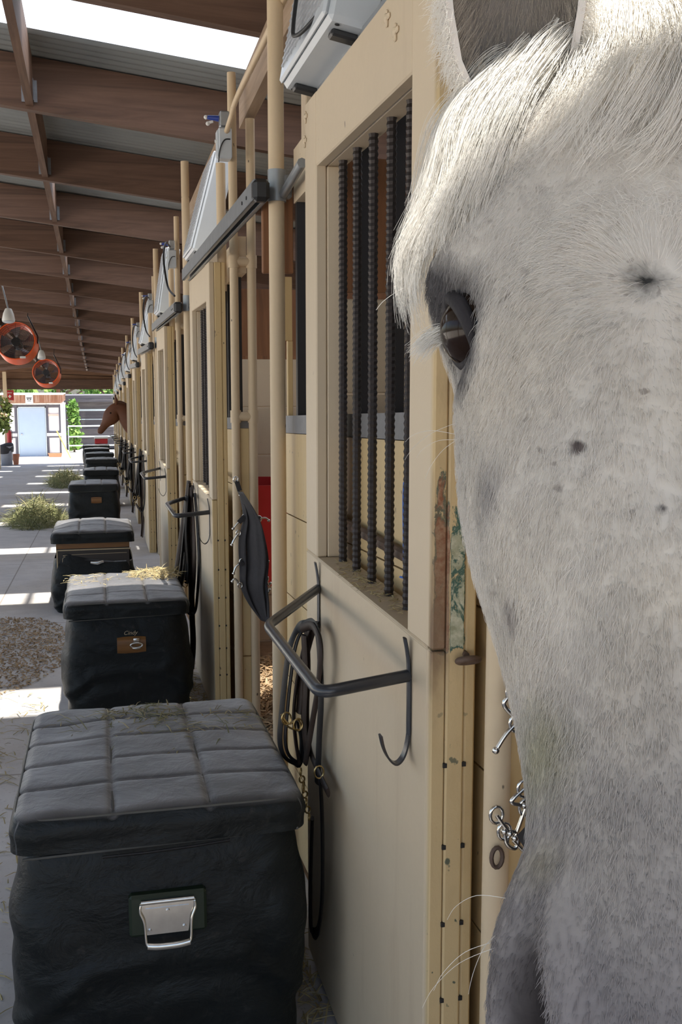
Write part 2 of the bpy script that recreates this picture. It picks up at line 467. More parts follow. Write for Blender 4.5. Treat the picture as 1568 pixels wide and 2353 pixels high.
for j in range(len(beam_y) - 1):
    jj = j - 3
    if jj < 0: continue
    y0, y1 = beam_y[j] + .032, beam_y[j + 1] - .032
    lab = 'short dark blocking board between two rafters beside the aisle, %s from the camera' % ORD[jj]
    if bproto is None:
        bproto = thing('blocking_board', lab, 'blocking', (-.30, y0, fz(y0)), 'blocking boards between rafters')
        L = y1 - y0; m = M(); h = roof_h(-.3)
        P = [(dx, yy, -SL * yy + hh) for yy in (0.002, L - .002) for dx in (-.02, .02) for hh in (h - .265, h - .018)]
        m.add(P, [(0, 1, 3, 2), (4, 6, 7, 5), (0, 2, 6, 4), (1, 5, 7, 3), (0, 4, 5, 1), (2, 3, 7, 6)])
        ob('board', m, MT['block'], bproto)
        for sx in (-1, 1):
            m = M(); m.box(sx * .0205, sx * .0235, L - .05, L - .003, h - .26 - .05, h - .15 - .05); m.box(sx * .021, sx * .040, L - .006, L - .002, h - .26 - .05, h - .15 - .05)
            ob('joist_hanger', m, MT['hanger'], bproto)
    else: dup(bproto, (-.30, y0, fz(y0)), lab)
# end of the barn: header, posts
m = M(); m.box(-4.6, 4.6, YEND - .12, YEND + .02, zE + 2.53, zE + 2.86)
ew = m
tag(ob('end_header_beam', ew, MT['beam']), 'heavy dark beam across the far end of the aisle', 'beam')
m = M()
P = [(x, YEND + dy, zE + h) for dy in (0, .03) for x, h in ((-4.6, 2.8), (4.6, 2.8), (4.6, roof_h(4.6)), (RX, RH), (-4.6, roof_h(-4.6)))]
m.add(P, [(0, 1, 2, 3, 4), (9, 8, 7, 6, 5)] + [(i, (i + 1) % 5, 5 + (i + 1) % 5, 5 + i) for i in range(5)])
tag(ob('wall_end_gable', m, MT['stall_wood']), 'dark board gable above the far opening', 'wall', kind='structure')
m = M(); m.box(-1.72, -1.56, YEND + 10.2, YEND + 10.36, zE - .3, zE + 2.75, .006)
tag(ob('timber_post', m, MT['board']), 'red-brown timber post rising behind the white building', 'post')
# left row: posts that carry the roof edge
for k in range(-1, 12):
    y = 3.3 * k + .4
    if y > YEND: continue
    m = M(); m.box(-3.05, -2.93, -.06, .06, -.15, roof_h(-3) - .27, .005)
    tag(ob('roof_post', m, MT['cream_pipe'], loc=(0, y, fz(y))), 'cream timber post along the open left side, %s' % (ORD[k] + ' from the camera' if k >= 0 else 'behind the camera'), 'post', 'posts of the open left side')

# right outer wall of the stalls
m = M()
for h0, h1 in ((0, .3), (.302, .6), (.602, .9), (.902, 1.2), (1.202, 1.5), (1.502, 1.8), (2.3, 2.5), (2.502, 2.66)): slab(m, 4.30, 4.34, -2.5, YEND, h0, h1)
for k in range(-1, 13): slab(m, 4.2, 4.3, 3.3 * k - .05, 3.3 * k + .05, 0, 2.75)
tag(ob('wall_right', m, MT['stall_wood']), 'brown board back wall of the stalls with an open band under the eaves', 'wall', kind='structure')
# partitions between stalls
for k in range(-1, 11):
    y = 3.28 + PITCH * k
    m = M(); z0 = fz(y)
    for i in range(6): m.box(.72, 4.28, y - .02, y + .02, z0 + .012 + .302 * i, z0 + .308 + .302 * i, .004)
    tag(ob('wall_partition', m, MT['cream']), 'board partition between two stalls', 'wall', kind='structure')
    m = M(); m.box(.72, 4.28, y - .015, y + .015, z0 + 1.84, z0 + 2.25)
    tag(ob('wall_partition_upper', m, MT['board']), 'red-brown upper boards between two stalls', 'wall', kind='structure')

# ------------------------------------------------------------------ stall fronts
def at_stall(k): return (0, PITCH * k, -SL * PITCH * k)
# --- sliding door (slid open over the fixed front); local coordinates of the nearest stall
DY0, DY1, DX0, DX1, DZT = 1.555, 2.585, .51, .585, 2.095
def rebar(y, z0, z1, x=.56):
    m = M(); pts = []; R = []; z = z0; i = 0
    while z < z1:
        pts.append((x, y, z)); R.append(.0108 if i % 2 else .0088); z += .0065; i += 1
    m.tube(pts, R, 8); return m
def make_door(worn):
    t = thing('sliding_stall_door', '', 'stall door', at_stall(0), 'sliding stall doors')
    m = M(); m.box(DX0, DX0 + .024, DY0 + .024, DY1, -.075, 1.004, .003); m.box(DX0 + .024, DX1 - .01, DY0 + .03, DY1 - .03, -.06, .96)
    ob('plywood_panel', m, MT['cream'], t)
    m = M(); m.box(DX0 + .001, DX1, DY0 + .03, DY1 - .004, .96, 1.006, .003); ob('window_sill', m, MT['cream'], t)
    m = M(); m.box(DX0, DX0 + .026, 2.455, DY1, 1.007, DZT, .003); m.box(DX0 + .027, DX0 + .058, 2.452, DY1 - .003, 1.007, 1.928, .002); m.box(DX0 + .0595, DX1, 2.457, DY1 - .003, 1.007, 1.928, .002)
    ob('stile', m, MT['cream'], t)
    m = M(); m.box(DX0, DX0 + .024, DY0 + .0005, 1.690, 1.007, DZT, .003); m.box(DX0 + .0245, DX1, DY0 + .03, 1.690, 1.007, 1.928, .002)
    ob('stile', m, worn, t)
    m = M(); m.box(DX0 + .0005, DX0 + .027, 1.6895, 2.456, 1.928, DZT - .001, .003); m.box(DX0 + .028, DX1 - .003, 1.66, 2.50, 1.929, DZT - .002, .003)
    ob('top_rail', m, MT['cream'], t)
    for y in (2.39, 2.255, 2.12, 1.985, 1.855): ob('bar', rebar(y, .999, 1.945), MT['rebar'], t)
    # end grain trim facing the camera: three strips
    m = M()
    m.box(DX0 + .0005, DX0 + .0235, DY0, DY0 + .0238, -.075, 1.0035, .002); m.box(DX0 + .0245, DX0 + .0555, DY0 - .003, DY0 + .0295, -.075, DZT - .001, .003); m.box(DX0 + .0565, DX1, DY0 - .001, DY0 + .0295, -.075, DZT - .001, .003)
    e = ob('end_trim', m, worn, t)
    m = M()
    for z in (.81, .67, .535, .40, .29, .16):
        for x in (DX0 + .024, DX0 + .0565): m.box(x - .003, x + .0035, DY0 - .0036, DY0 + .004, z, z + .0075)
    ob('bolt_heads', m, MT['dark_bar'], t)
    m = M(); m.cyl((.588, 2.62, 1.083), (.588, 1.75, 1.090), .0125, 10); ob('latch_rod', m, MT['rust'], t)
    return t
def worn_end():
    t = NT('chipped_cream_paint')
    x, y, z = t.sep()
    n = t.noise(26, t.mp((1, 1, .55)), 8, .72, .6); n2 = t.noise(9, t.mp((1, 1, .4)), 5, .6); n3 = t.noise(60, None, 5, .7)
    base = t.mix(t.step(t.noise(3, t.mp((1, 1, .3))), .35, .75), (.64, .48, .26), (.54, .40, .21))  # end face base carries its warm light as a yellower cream
    base = t.mix(t.math('MULTIPLY', t.step(n2, .5, .8), .5), base, (.34, .21, .09))
    zone = t.math('MULTIPLY', t.step(z, .985, 1.02), t.math('SUBTRACT', 1.0, t.step(z, 1.14, 1.46)))
    left = t.math('SUBTRACT', 1.0, t.step(x, .536, .541))
    right = t.math('SUBTRACT', 1.0, left)
    ynear = t.math('SUBTRACT', 1.0, t.step(y, DY0 + .006, DY0 + .02))
    front = t.math('MULTIPLY', left, t.math('SUBTRACT', 1.0, ynear))
    base = t.mix(front, base, CREAM)
    zl = t.math('MULTIPLY', t.math('MULTIPLY', zone, left), ynear)
    edge = t.step(x, .509, .520)
    vl = t.math('ADD', t.math('MULTIPLY', t.math('MULTIPLY', zl, t.math('ADD', t.math('MULTIPLY', edge, .5), .5)), .60), n)
    c = t.mix(t.step(vl, .86, .90), base, (.045, .10, .075))
    c = t.mix(t.step(vl, .90, .97), c, t.mix(t.step(n3, .42, .60), (.25, .085, .035), (.42, .26, .16)))
    c = t.mix(t.math('MULTIPLY', t.math('MULTIPLY', ynear, t.math('MULTIPLY', left, t.step(z, .8, 1.0))), t.step(n2, .38, .7)), c, (.22, .14, .08))
    zr = t.math('MULTIPLY', t.math('MULTIPLY', zone, right), t.math('SUBTRACT', 1.0, t.step(x, .562, .574)))
    v = t.math('ADD', t.math('MULTIPLY', zr, .50), n)
    c = t.mix(t.step(v, .86, .90), c, (.045, .11, .085))
    c = t.mix(t.step(v, .935, .98), c, t.mix(t.step(n3, .35, .65), (.30, .30, .19), (.58, .57, .43)))
    flecks = t.math('MULTIPLY', t.step(t.noise(45, t.mp((1, 1, .8), None, (3, 1, 2)), 3), .66, .70), t.math('SUBTRACT', 1.0, t.step(z, .8, .98)))
    c = t.mix(t.math('MULTIPLY', flecks, .9), c, (.05, .075, .055))
    t.bump(v, .35, .004)
    return t.set(c, .6)
door0 = make_door(worn_end())
door0['label'] = 'cream stall door with peeling paint on its edge, next to the white horse'
tmp = door0
dproto = copy_tree(door0)
for (y, z) in ((2.567, 2.063), (2.578, 2.009), (1.838, 2.059), (1.784, 2.02)):
    m = M(); m.box(.506, .5105, y - .018, y + .018, z - .005, z + .005, .002); m.box(.5055, .5105, y - .005, y + .005, z - .016, z + .013, .002); m.ball((.507, y, z), (.004, .008, .008), 10, 6)
    ob('old_bracket', m, MT['cream'], door0)
for c in dproto.children:
    if c.data.materials[0].name.startswith('chipped'):
        c.data = c.data.copy(); c.data.materials[0] = MT['cream_y'] if c.name.startswith('end_trim') else MT['cream']
for k in range(1, NST):
    lab = 'cream barred stall door, %s from the camera in the row' % ORD[k]
    if k == 1: dproto.location = at_stall(1); dproto['label'] = lab
    else: dup(dproto, at_stall(k), lab)
m = M(); 
for pts in (((.572, 1.925, 1.24), (.568, 1.915, 1.20), (.574, 1.93, 1.12), (.571, 1.915, 1.05)), ((.575, 1.93, 1.155), (.60, 1.90, 1.15)), ((.573, 1.95, 1.05), (.580, 1.90, 1.053), (.575, 1.855, 1.05), (.566, 1.84, 1.046))):
    m.tube(smooth_pts(pts, 5), .0022, 6)
tag(ob('twine', m, MT['twine'], smooth=60), 'bright blue baling twine knotted behind the bars of the nearest door', 'twine')

# --- fixed stall front, follows the slope
def make_front(dx):
    t = thing('stall_enclosure', '', 'stall enclosure', at_stall(0), 'fixed stall fronts')
    m = M()
    hs = [.01, .29, .575, .86, 1.13, 1.398]
    for a, b in zip(hs[:-1], hs[1:]):
        P = [(x, yy, -SL * yy + h) for yy in (1.482, 3.43) for x in (.606 + dx, .644 + dx) for h in (a, b - .004)]
        m.add(P, [(0, 1, 3, 2), (4, 6, 7, 5), (0, 2, 6, 4), (1, 5, 7, 3), (0, 4, 5, 1), (2, 3, 7, 6)])
    ob('plank_panel', m, MT['cream_y'], t)
    m = M(); slab(m, .604 + dx, .655 + dx, 1.48, 3.43, 1.396, 1.452); ob('cap_angle', m, MT['angle'], t)
    m = M(); slab(m, .606 + dx, .646 + dx, 1.48, 3.25, 2.10, 2.26); ob('top_board', m, MT['cream'], t)
    for y in (1.64, 1.91, 2.18, 2.45, 2.72, 2.99, 3.235):
        m = M(); m.box(.610 + dx, .642 + dx, y - .014, y + .014, fz(y) + 1.45, fz(y) + 2.12); ob('bar', m, MT['dark_bar'], t)
    return t
f0 = make_front(0); f0['label'] = 'plank stall front with black bars behind the nearest sliding door'
f1 = make_front(.026); f1.location = at_stall(1); f1['label'] = 'plank stall front with black bars, second from the camera'
for k in range(2, NST): dup(f1, at_stall(k), 'plank stall front with black bars, %s from the camera' % ORD[k])

# --- pipes: twin pipe that ends each front, single pipe at the other end
def make_twin(xa, xb, ra):
    t = thing('twin_pipe_post', '', 'pipe post', (0, 1.45, fz(1.45)), 'twin pipe posts')
    m = M(); m.cyl((xa, 0, -.05), (xa, 0, 2.95), ra, 20); ob('pipe', m, MT['cream_pipe'], t, 50)
    m = M(); m.cyl((xb, 0, -.05), (xb, 0, 2.76), .0205, 20); ob('pipe', m, MT['cream_pipe'], t, 50)
    for h in (2.145, 1.455):
        m = M()
        for x in (xa, xb): m.cyl((x, 0, h - .028), (x, 0, h + .028), .0245, 20)
        m.cyl((xa, 0, h), (xb, 0, h), .021, 16); ob('coupling', m, MT['cream_pipe'], t, 50)
    m = M()
    for i, (a, b) in enumerate(((0.0, .33), (.336, .70), (.704, 1.02), (1.026, 1.40))): m.box(.0 + xa + .019, xb - .0185, .004, .03, a, b, .003)
    ob('plank_ends', m, MT['cream_y'], t)
    return t
t0 = make_twin(.584, .665, .0205); t0['label'] = 'cream twin pipe post beside the white horse muzzle'
t1 = make_twin(.6115, .691, .0195); t1.location = (0, 1.45 + PITCH, fz(1.45 + PITCH)); t1['label'] = 'cream twin pipe post with wall planks between, behind the hanging black stall guard'
for k in range(2, NST):
    y = 1.45 + PITCH * k; dup(t1, (0, y, fz(y)), 'cream twin pipe post joined by short couplings, %s from the camera' % ORD[k])
def make_single():
    t = thing('gate_pipe_post', '', 'pipe post', (0, 3.28, fz(3.28)), 'single pipe posts')
    m = M(); m.cyl((.557, 0, -.05), (.557, 0, 3.0), .0245, 22); ob('pipe', m, MT['cream_pipe'], t, 50)
    m = M(); m.cyl((.559, 0, 2.11), (.559, 0, 2.205), .0285, 22); m.box(.575, .603, -.02, .02, 2.12, 2.19, .004); ob('collar', m, MT['galv_dull'], t, 50)
    m = M(); m.tube([(.575, -.02, 2.13), (.570, -.35, 2.16)], .014, 8); ob('track_bracket', m, MT['galv_dull'], t, 50)
    return t
s0 = make_single(); s0['label'] = 'tall cream pipe post with a grey collar, just past the nearest stall door'
for k in range(1, NST):
    y = 3.28 + PITCH * k; dup(s0, (0, y, fz(y)), 'tall cream pipe post with a grey collar, %s from the camera' % ORD[k])
# wooden post and board behind the single pipe
m = M(); m.box(.655, .735, 3.30, 3.38, fz(3.3), fz(3.3) + 2.95, .004)
wp = tag(ob('wood_post', m, MT['cream']), 'square cream timber post behind the nearest tall pipe', 'post', 'square stall posts')
for k in range(1, NST):
    c = wp.copy(); COL.objects.link(c); c.location = (.022, PITCH * k, -SL * PITCH * k); c['label'] = 'square cream timber post behind the %s tall pipe' % ORD[k]
m = M(); m.box(.532, .632, 3.40, 3.43, 1.775, 2.03, .003)
tag(ob('wood_board', m, MT['board']), 'short red-brown board fixed behind the nearest tall pipe', 'board')
m = M(); m.box(.602, .628, 3.405, 3.43, 1.56, 1.765, .002); m.box(.612, .63, 3.41, 3.43, 1.30, 1.56, .002)
tag(ob('yellow_batten', m, MT['cream_y']), 'narrow yellow batten under the red-brown board', 'batten')

# --- door track
def make_track(x0, x1, z0, z1):
    t = thing('door_track', '', 'door track', at_stall(0), 'sliding door tracks')
    m = M(); y0, y1 = -.13, 2.56
    m.box(x0, x0 + .004, y0, y1, z0, z1); m.box(x0, x1, y0, y1, z1, z1 + .004); m.box(x1 - .004, x1, y0, y1, z0, z1); m.box(x0, x0 + .014, y0, y1, z0, z0 + .003); m.box(x1 - .014, x1, y0, y1, z0, z0 + .003)
    ob('rail', m, MT['galv_dull'], t)
    m = M(); m.box(x0 - .003, x1 + .003, y0 - .012, y0 + .035, z0 - .006, z1 + .006, .012); ob('end_cap', m, MT['black_plastic'], t)
    for y in (.02, .12):
        m = M(); m.cyl((x0 - .0025, y, (z0 + z1) / 2), (x0 + .0003, y, (z0 + z1) / 2), .006, 10); ob('bolt', m, MT['dark_bar'], t)
    return t
tr = make_track(.53, .575, 2.098, 2.122); tr['label'] = 'shadowed steel door track above the nearest stall door, under the box fan'
t2 = make_track(.470, .515, 2.098, 2.152); t2.location = at_stall(1); t2['label'] = 'grey steel door track running along the top of the second stall door'
for k in range(2, NST): dup(t2, at_stall(k), 'grey steel door track running along the top of the %s stall door' % ORD[k])

# --- box fan leaning back on the track
def make_fan():
    t = thing('box_fan', '', 'fan', (.448, 2.09, 2.138), 'box fans above the doors', (0, math.radians(11), 0))
    m = M(); m.box(.012, .118, 0, .52, 0, .52, .010); ob('housing', m, MT['fan_grey'], t)
    m = M(); m.box(.000, .013, .008, .512, .008, .512, .008); ob('bezel', m, MT['fan_grey'], t)
    m = M()
    for i in range(26):
        z = .04 + i * .0176; m.box(-.004, 0, .03, .49, z, z + .0045)
    for i in range(9):
        y = .05 + i * .0525; m.box(-.0035, 0, y, y + .004, .035, .485)
    ob('grille', m, MT['fan_grille'], t)
    for y in (.06, .46):
        m = M(); m.box(.03, .11, y - .018, y + .018, -.014, .001, .004); ob('foot', m, MT['black_plastic'], t)
    m = M(); m.tube([(.065, .20, .52), (.065, .20, .545), (.065, .32, .545), (.065, .32, .52)], .006, 8); ob('handle', m, MT['fan_grey'], t, 60)
    for (x, y) in ((.035, .5), (.1, .5), (.035, .02), (.1, .02)):
        m = M(); m.cyl((x, y, -.002), (x, y, .002), .005, 8); ob('screw', m, MT['dark_bar'], t)
    return t
fan = make_fan(); fan['label'] = 'pale grey box fan on top of the nearest stall door'
m = M(); m.tube(smooth_pts([(-.02, .40, .5), (-.02, .33, .25), (-.022, .25, .06), (-.018, .2, .02), (0, .12, .03), (.03, .04, .09), (.05, -.03, .25), (.05, -.03, .5)], 8), .0045, 8)
cb = ob('power_cable', m, MT['cable'], fan, 60)
fproto = None
for k in range(1, 10):
    c = copy_tree(fan); c['label'] = 'pale grey box fan tilted on the track of the %s stall door' % ORD[k]
    for ch in list(c.children):
        if ch.name.startswith('power_cable'): bpy.data.objects.remove(ch)
    dy = [0, .12, -.1, .12, 0, .15, -.05, .1, 0, .05][k]
    c.location = (.484, 2.09 + PITCH * k + dy, 2.228 - SL * PITCH * k); c.rotation_euler = (0, math.radians([0, 15, 9, 13, 10, 14, 8, 12, 10, 10][k]), 0)

# --- conduit, junction box with a blue nozzle
m = M(); m.tube(smooth_pts([(.58, -2.0, 2.77), (.58, 1.0, 2.655), (.58, 3.2, 2.567), (.58, 4.30, 2.553), (.578, 4.5, 2.52), (.575, 4.66, 2.49)], 6), .0115, 10)
tag(ob('conduit', m, MT['cream_pipe'], smooth=60), 'thin cream conduit running above the stall doors to the first junction box', 'conduit')
def make_jbox():
    t = thing('junction_box', '', 'junction box', (0, 4.68, fz(4.68)), 'junction boxes on the pipes')
    m = M(); m.box(.540, .598, -.03, .05, 2.565, 2.695, .006); m.box(.535, .541, -.02, .04, 2.575, 2.685, .003); ob('box', m, MT['fan_grey'], t)
    m = M(); m.box(.548, .590, -.02, .03, 2.70, 2.765, .005); ob('fitting', m, MT['galv'], t)
    m = M(); m.tube([(.545, 0, 2.735), (.50, 0, 2.738), (.494, 0, 2.735)], [.013, .009, .006], 10); ob('valve', m, MT['hose_blue'], t, 60)
    m = M(); m.ball((.490, 0, 2.738), .009, 10, 7); m.cyl((.50, 0, 2.715), (.52, 0, 2.722), .006, 8); m.ball((.498, 0, 2.712), .009, 10, 7); m.cyl((.538, 0, 2.64), (.527, 0, 2.64), .007, 8); ob('nozzle', m, MT['white_plastic'], t, 60)
    m = M(); m.tube(smooth_pts([(.59, -.032, 2.645), (.565, -.034, 2.64), (.545, -.034, 2.60), (.540, -.02, 2.55)], 6), .003, 6); ob('wire', m, MT['cable'], t, 60)
    m = M(); m.cyl((.575, .21, 2.05), (.575, .21, 2.59), .0215, 16); ob('stand_pipe', m, MT['cream_pipe'], t, 50)
    return t
jb = make_jbox(); jb['label'] = 'grey junction box with a blue valve, nearest to the camera'
for k in range(1, 9):
    y = 4.68 + PITCH * k; dup(jb, (0, y, fz(y)), 'grey junction box with a blue valve, %s along the pipes' % ORD[k])
# hanging black cable loops between boxes and fans
for k in range(1, 8):
    m = M(); o = at_stall(k)
    y = 4.75 + PITCH * (k); z = fz(y)
    m.tube(smooth_pts([(.56, y - .05, z + 2.72), (.50, y - .45, z + 2.70), (.465, y - .75, z + 2.55), (.475, y - .95, z + 2.36), (.50, y - 1.2, z + 2.28)], 6), .007, 8)
    tag(ob('fan_cable', m, MT['cable'], smooth=60), 'black power cable looping to the box fan, %s from the camera' % ORD[k - 1], 'cable', 'fan cables')

# --- saddle rack with hook
def make_rack():
    t = thing('saddle_rack', '', 'saddle rack', at_stall(0), 'folding saddle racks on the doors')
    m = M(); a, b, cpt, d = Vector((.506, 2.423, .936)), Vector((.334, 2.12, .925)), Vector((.344, 1.632, .925)), Vector((.506, 1.668, .934))
    pts = [a]
    for p, q, r_ in ((a, b, cpt), (b, cpt, d)):
        u = (p - q).normalized(); w = (r_ - q).normalized()
        for i in range(6):
            s_ = i / 5; pts.append((q + u * .03) * (1 - s_) ** 2 + q * 2 * s_ * (1 - s_) + (q + w * .03) * s_ ** 2)
    pts.append(d); m.tube(pts, .0108, 14); ob('arm_bar', m, MT['black_pipe'], t, 60)
    for y in (2.423, 1.668):
        m = M(); m.tube(smooth_pts([(.499, y, 1.0), (.5035, y, .975), (.5065, y, .94), (.5065, y, .83)], 4), .010, 8, flat=.0026, up=(1, 0, 0)); ob('mount_strap', m, MT['black_pipe'], t, 60)
    m = M(); m.tube(smooth_pts([(.5065, 1.668, .90), (.5065, 1.668, .85), (.5055, 1.668, .815), (.497, 1.667, .79), (.483, 1.664, .783), (.468, 1.660, .795), (.456, 1.655, .82), (.449, 1.652, .842)], 5), .010, 8, flat=.0026, up=(0, 0, 1))
    m2 = M(); 
    ob('hook', hook_mesh(), MT['black_pipe'], t, 60)
    return t
def hook_mesh():
    m = M(); y = 1.668; w = .0085
    P = smooth_pts([(.5075, y, .93), (.5075, y, .86), (.506, y, .822), (.497, y - .004, .794), (.482, y - .012, .784), (.466, y - .022, .797), (.454, y - .030, .820), (.447, y - .036, .845)], 5)
    V = []; n = len(P)
    for i, p in enumerate(P):
        a = P[max(i - 1, 0)]; b = P[min(i + 1, n - 1)]; tt = (b - a).normalized(); nn = Vector((tt.z, 0, -tt.x)).normalized() * .0017
        for sy, sn in ((-w, -1), (w, -1), (w, 1), (-w, 1)): V.append(p + Vector((0, sy, 0)) + nn * sn)
    F = [(i * 4 + k, i * 4 + (k + 1) % 4, i * 4 + 4 + (k + 1) % 4, i * 4 + 4 + k) for i in range(n - 1) for k in range(4)] + [(3, 2, 1, 0), (4 * n - 4, 4 * n - 3, 4 * n - 2, 4 * n - 1)]
    return m.add(V, F)
rk = make_rack(); rk['label'] = 'black pipe saddle rack with a hook on the nearest stall door'
for k in range(1, NST - 1): dup(rk, at_stall(k), 'black pipe saddle rack on the %s stall door' % ORD[k])
# eyebolt on the end of the nearest door
m = M(); m.tube([(.566 + .017 * math.cos(a), 1.545 - .012 * math.sin(a) - .008, .992 + .006 * math.sin(a)) for a in np.linspace(0, 2 * math.pi, 20, endpoint=False)], .0052, 10, closed=True); m.cyl((.566, 1.56, 1.0), (.566, 1.545, .998), .005, 10)
tag(ob('eyebolt', m, MT['rust'], smooth=60), 'rusty eye bolt in the edge of the nearest stall door', 'eye bolt')

# ------------------------------------------------------------------ tack trunks
from mathutils import noise as mnoise
def se(a, n):
    c, s = math.cos(a), math.sin(a)
    return (math.copysign(abs(c) ** (2 / n), c), math.copysign(abs(s) ** (2 / n), s))
def quilt(x, y, hx, hy, cols=3, rows=5, depth=.010):
    """height of the padding at x,y (-hx..hx, -hy..hy)"""
    u = (x / hx + 1) / 2 * cols; v = (y / hy + 1) / 2 * rows
    du = abs(u - round(u)) * 2 * hx / cols; dv = abs(v - round(v)) * 2 * hy / rows
    if round(u) in (0, cols): du = .1
    if round(v) in (0, rows): dv = .1
    g = 1.0 - math.exp(-(du / .007) ** 1.3) * .9
    h = 1.0 - math.exp(-(dv / .007) ** 1.3) * .9
    return depth * (min(g, h) - 1)
def trunk(label, x0, x1, y0, y1, ztop, zbot, seed=0, lidh=.075, detail=1.0, style='handle', crown=.02, bulge=.025, quilt_rows=5, taper=.02):
    cx, hx, hy = (x0 + x1) / 2, (x1 - x0) / 2, (y1 - y0) / 2; cy = (y0 + y1) / 2
    t = thing('tack_trunk', label, 'trunk', (cx, cy, zbot), 'covered tack trunks along the stall fronts', (-SL, 0, 0))
    H = ztop - zbot; n = int(200 * detail); so = Vector((seed * 7.3, seed * 3.1, seed))
    ks = 9
    # ---- cover body
    bt = H - lidh
    if style == 'open': bt = H - lidh - .13
    rings = int(40 * detail); P = np.zeros((rings, n, 3))
    for i in range(rings):
        z = bt * i / (rings - 1); f = z / bt
        w = 1 + (bulge * math.sin(math.pi * min(1, .12 + f * .88)) * (1.0 if f < .8 else 1.0) - taper * (1 - f) ** 2 - .010 * f ** 4) / hx
        for k in range(n):
            a = 2 * math.pi * k / n; sx, sy = se(a, ks)
            x, y = hx * w * sx, (hy - .004) * (1 + (w - 1) * hx / hy) * sy
            p = Vector((x * 3.2, y * 3.2, z * 5.0 + x * 2)) + so
            ft = math.sin(math.pi * min(1, f * 1.0)) ** .5
            d = (.018 * mnoise.noise(p) + .011 * mnoise.noise(p * 2.3 + Vector((0, 0, 5))) + .006 * mnoise.noise(Vector((x * 5 + z * 9, y * 4, z * 12 - abs(x) * 14)) + so)) * ft
            fold = 0
            if y < 0 and style != 'plain':
                q = z - (bt - .22 - .75 * max(0, abs(x) - .10)); fold = .011 * (math.exp(-(q / .022) ** 2) - .7 * math.exp(-((q + .05) / .03) ** 2)) * (1 if abs(x) > .08 else abs(x) / .08)
            zz = z + (.035 * math.sin(x * 9 + seed) + .02 * math.sin(x * 23) if (style == 'open' and i == rings - 1) else 0)
            nrm = Vector((math.copysign(abs(sx) ** (ks - 1), sx), math.copysign(abs(sy) ** (ks - 1), sy), 0)).normalized()
            P[i, k] = (x + nrm.x * (d + fold), y + nrm.y * (d + fold), zz)
    m = M(); m.grid(P, wrap_v=True); ob('cover', m, MT['vinyl'], t, 180)
    # ---- padded lid: a draped sheet, square on top, skirt hanging down
    nu, nv = int(110 * detail), int(130 * detail); sk = 9
    us = np.concatenate([np.linspace(-1 - .001 - .9, -1.0, sk, endpoint=False), np.linspace(-1, 1, nu), np.linspace(1, 1.901, sk + 1)[1:]])
    vv = np.concatenate([np.linspace(-1.901, -1.0, sk, endpoint=False), np.linspace(-1, 1, nv), np.linspace(1, 1.901, sk + 1)[1:]])
    R = np.zeros((len(us), len(vv), 3)); rc = .045
    for i, u in enumerate(us):
        for j, v in enumerate(vv):
            uu, wv = max(-1, min(1, u)), max(-1, min(1, v)); dr = max(abs(u) - 1, abs(v) - 1, 0) / .9
            x, y = uu * hx, wv * hy
            # round the plan corners
            ex, ey = abs(x) - (hx - rc), abs(y) - (hy - rc)
            if ex > 0 and ey > 0:
                L = math.hypot(ex, ey); mx = max(ex, ey); f = mx / L if L else 1
                x = math.copysign(hx - rc + ex * f, x); y = math.copysign(hy - rc + ey * f, y)
            ed = 1 - min(hx - abs(uu * hx), hy - abs(wv * hy)) / .022
            z = H - (.010 * max(0, ed) ** 2) + crown * (1 - uu * uu) * (1 - wv * wv) ** .7 + quilt(uu * hx, wv * hy, hx, hy, 3, quilt_rows) * (1 if dr == 0 else 0) + .005 * mnoise.noise(Vector((x * 8, y * 8, 0)) + so) * (1 - max(0, ed) if ed > 0 else 1)
            if dr > 0:
                z = H - .010 - (lidh - .010) * dr
                o = .010 * math.sin(min(1, dr * 1.6) * math.pi * .7) + .004 * mnoise.noise(Vector((x * 9, y * 9, z * 22)) + so)
                lx, ly = abs(x) / hx, abs(y) / hy
                x *= 1 + o / hx * (lx > .9); y *= 1 + o / hy * (ly > .9)
            R[i, j] = (x, y, z)
    m = M(); m.grid(R); ob('lid', m, MT['vinyl'], t, 180)
    # piping along the lid edge
    m = M(); 
    pp = []
    for k in range(96):
        sx, sy = se(2 * math.pi * k / 96, 14); pp.append((sx * (hx - .001), sy * (hy - .001), H - .010))
    m.tube(pp, .0028, 6, closed=True); ob('lid_piping', m, MT['seam'], t, 60)
    # quilting seams: dusty thread in the long grooves
    m = M()
    for c in (-1, 1):
        xx = c * hx / 3
        pts = [(xx, yy, H + crown * (1 - (xx / hx) ** 2) * (1 - (yy / hy) ** 2) ** .7 - .0085) for yy in np.linspace(-hy * .97, hy * .97, 40)]
        m.tube(pts, .0022, 5)
    ob('seam_thread', m, MT['seam'], t, 60)
    yf = -hy - .010
    if style in ('handle', 'name', 'oval'):
        m = M(); m.tube([(xx, yf + .010 + .002 * abs(xx / hx), H - lidh - .004 + .006 * xx / hx) for xx in np.linspace(-hx * .94, hx * .96, 20)], .003, 6); ob('zip_line', m, MT['seam'], t, 60)
